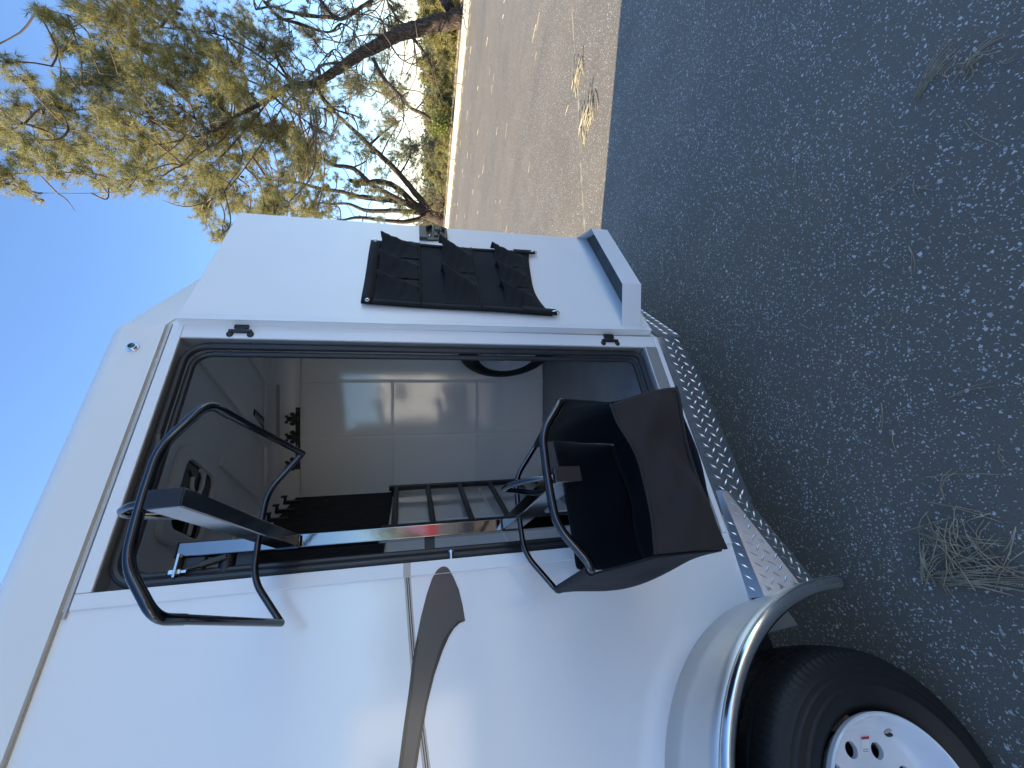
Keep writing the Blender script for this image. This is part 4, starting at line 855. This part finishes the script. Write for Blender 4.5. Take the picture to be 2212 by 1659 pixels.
# ---------------------------------------------------------------- things fixed to the tack room walls
lr = thing('blanket_rack', 'black ladder-like blanket rack with round bars against the white divider wall', 'blanket rack', (.8, 1.47, .47))
r0, r1 = Vector((.985, 1.735, 0)), Vector((.58, 1.205, 0))
for p, z0, z1 in ((r0, .49, 1.685), (r1, .49, 1.69)):
    mb = MB(); mb.beam((p.x, p.y, z0), (p.x, p.y, z1), .044, .03, (r1-r0)); obj('rail', mb, 'black', lr, bevel=.003)
for z in (1.622, 1.396, 1.16, .93, .70):
    obj('bar', MB().tube([(r0.x, r0.y, z+.012), (r1.x, r1.y, z)], .0185, 14), 'plastic', lr)
for z in (1.655, .55): obj('wall_bracket', MB().beam((r0.x, r0.y, z), (r0.x-.05, r0.y+.033, z), .03, .02, (0, 0, 1)), 'black', lr)
bb = thing('bridle_bar', 'black bridle hook bar with knobby pegs mounted high on the white tack room wall', 'bridle rack', (1.36, 1.64, 2.32))
mb = MB(); a = Vector((1.555, 1.528, 2.325))+nin*.012; b = Vector((1.172, 1.757, 2.325))+nin*.012; mb.beam(a, b, .03, .008, (0, 0, 1)); obj('bar', mb, 'black', bb, bevel=.002)
for t in (.18, .47, .90):
    c = a.lerp(b, t); mb = MB(); mb.beam(c+nin*.004, c+nin*.05, .022, .03, (0, 0, 1))
    mb.sphere(c+nin*.03+Vector((0, 0, .045)), (.018, .018, .022), 10, 6)
    for q_ in (-1, 1): mb.sphere(c+nin*.03+d*.034*q_+Vector((0, 0, .028)), (.014, .014, .018), 10, 6); mb.sphere(c+nin*.055+d*.02*q_+Vector((0, 0, .06)), (.011, .011, .011), 8, 5)
    mb.beam(c+nin*.03-d*.036+Vector((0, 0, .02)), c+nin*.03+d*.036+Vector((0, 0, .02)), .022, .02, (0, 0, 1))
    obj('peg', mb, 'black', bb)
for t in (.05, .62, .97): obj('screw', MB().sphere(a.lerp(b, t)+nin*.005, (.005, .005, .005), 8, 5), 'chrome', bb)

SW, ob2 = wheel((1.965, 1.05, .845), None, 'spare_wheel')
SW.rotation_euler = (0, 0, radians(-90)); tag(SW, 'spare wheel with a white rim standing against the front wall inside the tack room', 'wheel')

# ---------------------------------------------------------------- pines behind the kerb
def np_obj(name, V, F, m, parent=None, kind=None):
    V = np.asarray(V, np.float32); F = np.asarray(F, np.int32); k = F.shape[1]
    me = bpy.data.meshes.new(name); me.vertices.add(len(V)); me.vertices.foreach_set('co', V.ravel())
    me.loops.add(F.size); me.loops.foreach_set('vertex_index', F.ravel())
    me.polygons.add(len(F)); me.polygons.foreach_set('loop_start', np.arange(0, F.size, k, dtype=np.int32)); me.polygons.foreach_set('loop_total', np.full(len(F), k, np.int32))
    me.update(calc_edges=True); me.validate(); me.materials.append(M[m])
    o = bpy.data.objects.new(name, me); COL.objects.link(o)
    if parent: link(o, parent)
    if kind: o['kind'] = kind
    return o
rng = np.random.default_rng(7)
def unit(n):
    v = rng.normal(size=(n, 3)); return v/np.linalg.norm(v, axis=1, keepdims=True)
def needles(C, A, n=34, L=(.11, .2), wd=.011, spread=.85):
    """thin triangles: n per tuft, tuft centres C, axes A"""
    C = np.repeat(np.asarray(C), n, 0); A = np.repeat(np.asarray(A), n, 0); N = len(C)
    dv = A*.75+unit(N)*spread; dv /= np.linalg.norm(dv, axis=1, keepdims=True)
    ln = rng.uniform(L[0], L[1], (N, 1)); sd = np.cross(dv, unit(N)); sd /= np.linalg.norm(sd, axis=1, keepdims=True)
    st = C+A*rng.uniform(-.1, .05, (N, 1)); tip = st+dv*ln; tip[:, 2] -= .02*ln[:, 0]/.2
    V = np.stack([st-sd*wd*.5, st+sd*wd*.5, tip], 1).reshape(-1, 3)
    return V, np.arange(N*3).reshape(-1, 3)
def limb_mb(mb, L, n=8, sub=4, rough=.0):
    P = [Vector(p[:3]) for p in L]; R = [p[3] for p in L]; out = []; rr = []
    for i in range(len(P)-1):
        p0, p1, p2, p3 = P[max(i-1, 0)], P[i], P[i+1], P[min(i+2, len(P)-1)]
        for j in range(sub):
            t = j/sub
            q = .5*((2*p1)+(p2-p0)*t+(2*p0-5*p1+4*p2-p3)*t*t+(3*p1-p0-3*p2+p3)*t**3)
            r = R[i]*(1-t)+R[i+1]*t
            out.append(q+Vector((random.uniform(-1, 1), random.uniform(-1, 1), random.uniform(-1, 1)))*r*rough); rr.append(r*(1+random.uniform(-.5, 1)*rough))
    out.append(P[-1]); rr.append(R[-1]); mb.tube(out, rr, n); return out
def crown(tree, blobs, limbs, dens, m='needle', tw=True, n=34, Ls=(.11, .2), wd=.011, droop=.0):
    """branchlets from the nearest limb into each clump, tufts of needles along them"""
    LP_ = [Vector(p) for L in limbs for p in L]
    TC, TA = [], []; mb = MB()
    for bx, by, bz, r in blobs:
        c = Vector((bx, by, bz)); near = min(LP_, key=lambda p: (p-c).length+max(0, p.z-c.z)*1.5)
        mid = near.lerp(c, .5)+Vector((random.uniform(-.2, .2), random.uniform(-.2, .2), -.12*(near-c).length))
        if tw: limb_mb(mb, [(*near, .018+.012*r), (*mid, .014+.008*r), (*c, .012)], 5, 4, .25)
        g = (c-near); g = g.normalized() if g.length > .01 else Vector((0, 0, 1)); g = (g+Vector((0, 0, .5))).normalized()
        nb = max(4, int(12*r/.6)); nt = max(6, int(dens*(r/.6)**2)); per = max(2, nt//nb)
        subs = []
        for k in range(nb):
            dv = (Vector(unit(1)[0])*.95+g*.55).normalized(); e2 = c+dv*r*random.uniform(.35, 1.05); s = c-g*r*.4*random.random()
            e1 = s.lerp(e2, .55)+Vector((0, 0, -.06*r)); subs.append((e2, dv))
            if tw: mb.tube([s, e1, e2], [.010, .007, .003], 4, cap=False)
        for q in range(nt):
            e2, dv = random.choice(subs); p = e2+Vector(rng.normal(size=3)*r*.24)-dv*r*.15
            TC.append(p); a = (dv*.7+Vector(unit(1)[0])*.5+Vector((-.1, .05, .55))).normalized(); TA.append(a)
    TC = np.array([tuple(p) for p in TC]); TA = np.array([tuple(p) for p in TA])
    V, F_ = needles(TC, TA, n, Ls, wd)
    o = np_obj('needles', V, F_, m, tree, 'stuff')
    if tw: obj('twigs', mb, 'twig', tree, smooth=2, kind='stuff', weld=False)
    return TC
def cones(tree, TC, k):
    mb = MB()
    for i in rng.choice(len(TC), k, replace=False):
        c = TC[i]+rng.normal(size=3)*.06-np.array([0, 0, .05]); s = random.uniform(.035, .06); mb.sphere(c, (s*.8, s*.8, s*1.2), 7, 5)
    obj('pine_cones', mb, 'bark', tree, kind='stuff', weld=False)

pt = thing('pine_tree', 'big leaning pine with a thick bare trunk and a spreading yellow-green crown behind the kerb', 'tree', (16.4, 3.8, 0), 'tall pines behind the kerb')
mb = MB(); tl = limb_mb(mb, D_t1, 18, 6, .09); obj('trunk', mb, 'bark', pt, smooth=2)
lim = [tl[30:]]
for L in D_br1:
    mb = MB(); lim.append(limb_mb(mb, L, 9, 5, .12)); obj('branch', mb, 'bark' if L[0][3] > .03 else 'twig', pt, smooth=2)
tc = crown(pt, D_b1+D_off, lim, 84, n=38, Ls=(.12, .24), wd=.010)
crown(pt, D_veil, lim, 34, 'needle_grey', n=30, Ls=(.12, .22), wd=.010)
crown(pt, D_mid, lim, 75, n=34, Ls=(.12, .22), wd=.010)
cones(pt, tc, 60)
tc = crown(pt, D_s1, lim, 55, 'needle_grey', n=30)
pt3 = thing('pine_tree', 'slim leaning pine with a bare forked stem rising out of the green shrub', 'tree', D_t3[0][:3], 'tall pines behind the kerb')
mb = MB(); tl3 = limb_mb(mb, D_t3, 12, 6, .1); obj('trunk', mb, 'bark', pt3, smooth=2); lim3 = [tl3]
for L in D_br3:
    mb = MB(); lim3.append(limb_mb(mb, L, 8, 5, .1)); obj('branch', mb, 'twig', pt3, smooth=2)
crown(pt3, D_t3b, lim3, 90, n=30, Ls=(.12, .24))
pt2 = thing('pine_tree', 'old pine splitting low into a fan of dark crooked limbs beside the open trailer door', 'tree', D_t2[0][:3], 'tall pines behind the kerb')
mb = MB(); tl2 = limb_mb(mb, D_t2, 18, 5, .12); obj('trunk', mb, 'bark', pt2, smooth=2); lim2 = [tl2]
for i, L in enumerate(D_br2):
    mb = MB(); lim2.append(limb_mb(mb, L, 10, 6, .12)); lo = obj('limb', mb, 'bark', pt2, smooth=2)
    if i == 1:
        e_ = Vector(L[-1][:3]); obj('broken_end', MB().sphere(e_, (L[-1][3]*.8,)*3, 8, 5), 'cut', lo)
for i in range(70):     # small dead twigs on the limbs
    L = random.choice(lim2[1:]); p = random.choice(L); dv = Vector(unit(1)[0]); dv.z = dv.z*.6; ln = random.uniform(.5, 1.5)
    if i == 0: tm = MB()
    b_ = p+dv*ln*.5+Vector((0, 0, random.uniform(-.2, .1))); c_ = b_+(dv+Vector(unit(1)[0])*.6)*ln*.5
    limb_mb(tm, [(*p, .022), (*b_, .015), (*c_, .006)], 5, 4, .3)
for L in lim[1:]+[tl[10:60]]:
    for i in range(7):
        p = random.choice(L); dv = Vector(unit(1)[0]); ln = random.uniform(.4, 1.2); b_ = p+dv*ln*.5; c_ = b_+(dv+Vector(unit(1)[0])*.7)*ln*.5
        limb_mb(tm, [(*p, .016), (*b_, .011), (*c_, .004)], 5, 3, .3)
obj('dead_twigs', tm, 'twig', pt2, smooth=2, kind='stuff', weld=False)
crown(pt2, D_t2b, lim2, 70, n=30, wd=.014)
crown(pt2, D_t2s, lim2, 45, 'needle_grey', n=28, wd=.013)

# leafy clumps: many small leaf quads
def leaves(C, R, per, sz):
    C = np.repeat(np.asarray(C), per, 0); R = np.repeat(np.asarray(R), per, 0); N = len(C)
    P = C+unit(N)*R*(rng.random((N, 1))**.4); a = unit(N)*sz; b = np.cross(a, unit(N)); b = b/np.linalg.norm(b, axis=1, keepdims=True)*sz*.45
    V = np.stack([P-a, P+b, P+a, P-b], 1).reshape(-1, 3); return V, np.arange(N*4).reshape(-1, 4)
def plant(name, label, cat, base, h, r, m, stems, per, sz, group=None, seed=0):
    t = thing(name, label, cat, base, group); mb = MB(); C, R = [], []
    for k in range(stems):
        an = random.uniform(0, 2*pi); q = random.uniform(.2, .8)*r
        e_ = Vector((base[0]+q*cos(an), base[1]+q*sin(an), base[2]+h*random.uniform(.55, 1)))
        limb_mb(mb, [(*base, .02*h+.008), (*Vector(base).lerp(e_, .5), .012*h+.006), (*e_, .005)], 5, 3, .2)
        C.append(tuple(e_)); R.append((r*.45,)*3); C.append(tuple(Vector(base).lerp(e_, .62))); R.append((r*.4,)*3)
    obj('stem', mb, 'twig', t, smooth=2)
    V, F_ = leaves(C, R, per, sz); np_obj('foliage', V, F_, m, t, 'stuff'); return t
plant('green_shrub', 'small bright green leafy shrub growing at the kerb between the leaning pines', 'shrub', (16.25, 7.15, .05), .75, .5, 'bush', 14, 60, .045)
plant('dry_brush', 'tangle of leafless pale dead brush low behind the kerb near the old pine', 'brush', (17.2, 11.1, 0), .7, .9, 'brush', 26, 14, .03)
# pines growing lower down the bank beyond the kerb
n_ = 0
for x, y, h, r in ((22, 6.0, 6.4, 2.2), (24.5, 8.6, 6.6, 2.4), (27, 7.2, 8.2, 2.6), (23, 10.6, 5.4, 2.0), (27.5, 11.8, 7.0, 2.4), (31, 10, 9.5, 2.8), (26, 4.4, 8.2, 2.6), (32, 14.2, 8.4, 2.6), (30, 18, 7.4, 2.4), (34, 20, 8.2, 2.6), (28, 14.8, 6.0, 2.0), (36, 24.5, 8.6, 2.6), (33, 27, 7.6, 2.4), (40, 30, 9.4, 2.8)):
    z = terr(x, y); top = z+h*.78 if False else None
    t = thing('bank_pine', 'bushy sunlit pine growing on the bank below the kerb, behind the tall pines', 'tree', (x, y, z), 'bushy pines on the bank below the kerb')
    ztop = 1.0+.15*random.uniform(-1, 1) if y < 9 else (.55+random.uniform(-.35, .2))
    h = ztop-z
    mb = MB(); tr = limb_mb(mb, [(x, y, z, .13), (x+.1, y-.1, z+h*.5, .08), (x, y, ztop-.3, .03)], 8, 4, .08); obj('trunk', mb, 'bark', t, smooth=2)
    bl = []
    for k in range(13):
        v = k/12; an = k*2.4; q = r*(1-.75*v)*.62; bl.append((x+q*cos(an), y+q*sin(an), z+h*(.25+.7*v), .75-.3*v))
    crown(t, bl, [tr], 70, tw=False, n=26, Ls=(.16, .3), wd=.03)
# the wooded valley far below
C, R = [], []
for i in range(5200):
    rr = rng.uniform(60, 640); an = rng.uniform(-.35, 1.25); x, y = rr*cos(an), rr*sin(an); z = terr(x, y); s = 1.6+rr*.008
    C.append((x, y, z+s*.6)); R.append((s*.8, s*.8, s*rng.uniform(.8, 1.5)))
V, F_ = leaves(C, R, 14, .6); V = V.reshape(-1, 4, 3); cc = V.mean(1, keepdims=True); ds = np.linalg.norm(cc, axis=2, keepdims=True); V = cc+(V-cc)*np.clip(ds/110, .8, 4)
np_obj('valley_wood', V.reshape(-1, 3), F_, 'wood', None, 'stuff')
# the same woodland goes on round the rest of the lot
C, R = [], []
for i in range(900):
    an = rng.uniform(1.35, 2*pi-.6); rr = rng.uniform(55, 85); x, y = rr*cos(an), rr*sin(an); h = rng.uniform(2, 8)
    C.append((x, y, h*rng.uniform(.3, 1))); R.append((2.2, 2.2, 2.2))
V, F_ = leaves(C, R, 60, .45); np_obj('surrounding_wood', V, F_, 'wood', None, 'stuff')
# pine straw and grass on the verge just behind the kerb
P = []; Fv = []
N = 26000
y = rng.uniform(-12, 34, N); x = kx(y)+.2+rng.random(N)**1.3*2.2; z = np.array([max(terr(a, b), -.03) for a, b in zip(x, y)])
dv = unit(N)*.5; dv[:, 2] = np.abs(dv[:, 2])*.45; ln = rng.uniform(.06, .2, (N, 1)); sd = unit(N)*.007
st = np.stack([x, y, z], 1); V = np.stack([st-sd, st+sd, st+dv*ln*2], 1).reshape(-1, 3)
np_obj('verge_straw', V, np.arange(N*3).reshape(-1, 3), 'straw', None, 'stuff')

# ---------------------------------------------------------------- fallen needles on the asphalt
def needle_mb(mb, a, b, bow=.006, r=.0011, z=.0035, lift=.0, two=True):
    a = Vector((*a[:2], z)); b = Vector((*b[:2], z)); d_ = b-a; n_ = Vector((-d_.y, d_.x, 0))
    n_ = n_.normalized() if n_.length else Vector((1, 0, 0))
    pts = [a.lerp(b, t)+n_*bow*4*t*(1-t)+Vector((0, 0, lift*4*t*(1-t))) for t in (0, .33, .66, 1)]
    mb.tube(pts, [r*1.2, r, r, r*.5], 5)
    if two: mb.tube([pts[0], pts[1]+n_*.003+Vector((0, 0, .001)), pts[2]+n_*.008, pts[3]+n_*.013], [r, r*.9, r*.9, r*.4], 5)
SN_ = [((1.076, -1.045), (.953, -1.052)), ((1.5, -.689), (1.4, -.607)), ((1.092, -.806), (1.077, -.893)), ((1.045, -.887), (.983, -.863)), ((1.008, -.868), (.982, -.894)), ((.881, -.771), (.807, -.729)),
       ((2.737, -.778), (2.634, -.685)), ((2.421, -.542), (2.389, -.492)), ((1.72, -1.109), (1.694, -1.084)), ((2.105, .04), (2.014, .065)), ((2.711, -.302), (2.614, -.254)), ((1.135, -1.167), (1.106, -1.182)),
       ((.245, -.441), (.183, -.636)), ((.423, -.613), (.402, -.716)), ((.497, -.449), (.424, -.388)), ((.397, -.429), (.326, -.409)), ((.266, -.645), (.208, -.626)), ((.62, -.42), (.55, -.44)), ((.72, -.62), (.70, -.55))]
for i, (a, b) in enumerate(SN_):
    mb = MB(); needle_mb(mb, a, b, random.choice((-1, 1))*.008, .0011, two=i % 3 != 0)
    o = obj('pine_needle', mb, 'straw2', smooth=2)
    tag(o, 'single dry pine needle lying by itself on the shaded speckled asphalt', 'pine needle', 'loose pine needles on the shaded asphalt')
def clump(label, c, r, n, L, group='clumps of dry pine needles on the asphalt', m='straw2', rr=.0012, extra=(), axis=None):
    mb = MB()
    for a, b in extra: needle_mb(mb, a, b, .01, rr, .006, .004)
    for i in range(n):
        an = random.uniform(0, 2*pi) if axis is None else axis+random.gauss(0, .5)
        q = Vector((random.gauss(0, r*.45), random.gauss(0, r*.45))); l = random.uniform(*L)/2; v = Vector((cos(an), sin(an)))
        p = Vector(c)+q; needle_mb(mb, p-v*l, p+v*l, random.uniform(-.02, .02), rr, random.uniform(.003, .012), random.uniform(0, .01), two=random.random() < .4)
    o = obj('needle_clump', mb, m, smooth=2); return tag(o, label, 'pine needles', group)
clump('loose heap of dry brown pine needles on the asphalt near the trailer wheel', (.055, -.43), .1, 44, (.07, .17), extra=[((-.03+random.uniform(-.02, .03), -.30+random.uniform(-.02, .03)), (-.07+random.uniform(-.02, .05), -.5+random.uniform(-.06, .05))) for i in range(9)]+[((-.02+random.uniform(-.02, .02), -.29+random.uniform(-.02, .02)), (.06+random.uniform(-.03, .03), -.37+random.uniform(-.03, .03))) for i in range(6)])
clump('thin fan of pale pine needles lying alone in the shaded asphalt corner', (1.205, -1.13), .03, 10, (.03, .08), extra=[((1.253+random.uniform(-.01, .01), -1.016+random.uniform(-.01, .01)), (1.24+.013*i, -1.15+random.uniform(-.02, .03))) for i in range(6)]+[((1.19, -1.12), (1.196, -1.2)), ((1.2, -1.14), (1.17, -1.21))])
clump('largest sunlit tuft of straw-coloured needles beyond the shadow edge', (3.84, .37), .17, 46, (.12, .3), m='straw', rr=.0028, axis=2.4)
clump('smaller sunlit tuft of straw-coloured needles farther from the trailer door', (4.39, .29), .12, 20, (.12, .28), m='straw', rr=.0028, axis=2.3)
mb = MB()
for i in range(120):
    y = random.uniform(-3, 10); x = random.uniform(4.2, 14.5)
    if x < 3.2-.95*y+.4: continue
    an = random.gauss(1.75, .5); l = random.uniform(.05, .2)*(1+x*.04)
    needle_mb(mb, (x-cos(an)*l/2, y-sin(an)*l/2), (x+cos(an)*l/2, y+sin(an)*l/2), random.uniform(-.02, .02), .0015+x*.00035, two=False)
for i in range(160):
    y = random.uniform(0, 14); x = kx(y)-random.random()**2*.5; an = random.gauss(1.6, .6); l = random.uniform(.1, .25)
    needle_mb(mb, (x-cos(an)*l/2, y-sin(an)*l/2), (x+cos(an)*l/2, y+sin(an)*l/2), 0, .006, two=False)
obj('needle_litter', mb, 'straw', smooth=0, kind='stuff', weld=False)
# sand gathered along a joint in the paving
pts = [(6.2, -.42), (5.036, .067), (4.748, .183), (4.267, .364), (3.776, .605), (3.442, .753), (3.041, .919), (2.5, 1.17), (1.6, 1.6)]
mb = MB(); row = []
for i in range(len(pts)-1):
    for j in range(8):
        t = j/8; x = pts[i][0]*(1-t)+pts[i+1][0]*t; y = pts[i][1]*(1-t)+pts[i+1][1]*t; wd = random.choice((.002, .006, .012, .02))*random.uniform(.6, 1.4); row.append([(x+wd*.45, y+wd*.9, .0012), (x-wd*.45, y-wd*.9, .0012)])
mb.grid(row); obj('sand_line', mb, 'dust', kind='stuff', smooth=0)

# ---------------------------------------------------------------- vehicles parked on the sunny side of the lot, behind the viewpoint (unseen; for reflections and bounced fill light)
M['redpaint'] = mat('red_car_paint', (.42, .02, .02), .15, coat=.6)
M['glass2'] = mat('car_glass', (.02, .025, .028), .05, spec=.8)
def round_wheel(x, y, R=.36):
    mb = MB(); mb.lathe([(-.11, .2), (-.12, .3), (-.09, R), (.09, R), (.12, .3), (.11, .2)], (x, y, R), 28)
    mc = MB(); mc.lathe([(-.1, 0), (-.1, .12), (-.085, .15), (-.11, .2), (.1, .2), (.1, 0)], (x, y, R), 24); return mb, mc
def parked_trailer(x0, y, ln, lab):  # unseen trailers, set close so their sunlit sides bounce fill into the tack room
    t = thing('parked_trailer', lab, 'trailer', (x0+ln/2, y, 0), 'white trailers parked across the lot')
    obj('body', MB().box(x0, y-2.1, .42, x0+ln, y, 2.7), 'skin', t, bevel=.12)
    obj('lower_trim', MB().box(x0+.05, y-2.05, .36, x0+ln-.05, y+.012, .62), 'alu', t, bevel=.01)
    obj('tongue', MB().prism([(x0+ln, y-1.6, .42), (x0+ln+1.3, y-1.05, .42), (x0+ln, y-.5, .42)], (0, 0, .1)), 'frame_dark', t)
    for k in range(3): obj('window', MB().box(x0+.8+k*1.35, y-.002, 1.75, x0+1.6+k*1.35, y+.016, 2.2), 'glass2', t, bevel=.006)
    for dx in (-.45, .45):
        a, b = round_wheel(x0+ln*.42+dx, y-.12); w_ = obj('wheel', a, 'tyre', t, smooth=.6); obj('rim', b, 'rim', w_)
    mb = MB(); mb.prism([(x0+ln*.42-1.0, y+.0, .5), (x0+ln*.42+1.0, y+.0, .5), (x0+ln*.42+.8, y+.0, .86), (x0+ln*.42-.8, y+.0, .86)], (0, .2, 0)); obj('fender', mb, 'alu', t, bevel=.02)
parked_trailer(-14.0, -8.6, 6.2, 'long white trailer parked across the lot beyond the wheel end, seen only in reflections')
parked_trailer(-6.1, -9.0, 5.2, 'white trailer parked across the lot next to the red pickup, seen only in reflections')
parked_trailer(8.0, -9.4, 6.6, 'white trailer parked across the lot toward the door end, seen only in reflections')
def pickup(x, y):
    t = thing('pickup_truck', 'red pickup truck parked across the lot between white trailers, seen only in reflections', 'pickup', (x+2.6, y-.9, 0))
    P = [(x, .5), (x+5.3, .5), (x+5.35, .85), (x+5.2, 1.08), (x+4.0, 1.16), (x+3.25, 1.82), (x+1.95, 1.86), (x+1.75, 1.2), (x+.02, 1.18)]
    obj('body', MB().prism([(a, y-1.85, b) for a, b in P], (0, 1.85, 0)), 'redpaint', t, bevel=.06)
    obj('lower_trim', MB().box(x+.02, y-1.84, .48, x+5.3, y+.012, .98), 'steel', t, bevel=.02)  # added trim: keeps low red out of the post and gusset reflections
    obj('side_window', MB().prism([(a, y-.004, b) for a, b in ((x+1.95, 1.22), (x+3.75, 1.22), (x+3.2, 1.74), (x+2.1, 1.77))], (0, .012, 0)), 'glass2', t)
    obj('windscreen', MB().hexa([(x+3.98, y-1.7, 1.18), (x+3.98, y-.15, 1.18), (x+3.3, y-.3, 1.8), (x+3.3, y-1.55, 1.8)], [(x+4.0, y-1.7, 1.19), (x+4.0, y-.15, 1.19), (x+3.32, y-.3, 1.81), (x+3.32, y-1.55, 1.81)]), 'glass2', t)
    for q in (.95, 4.3):
        a, b = round_wheel(x+q, y-.08, .38); w_ = obj('wheel', a, 'tyre', t, smooth=.6); obj('rim', b, 'steel', w_)
    for q in (x-.02, x+5.28): obj('bumper', MB().box(q, y-1.8, .45, q+.08, y-.05, .62), 'chrome', t, bevel=.02)
    for q in (y-1.6, y-.4): obj('headlight', MB().box(x+5.24, q-.15, .85, x+5.35, q+.15, 1.0), 'lens', t, bevel=.02)
pickup(.8, -9.2)
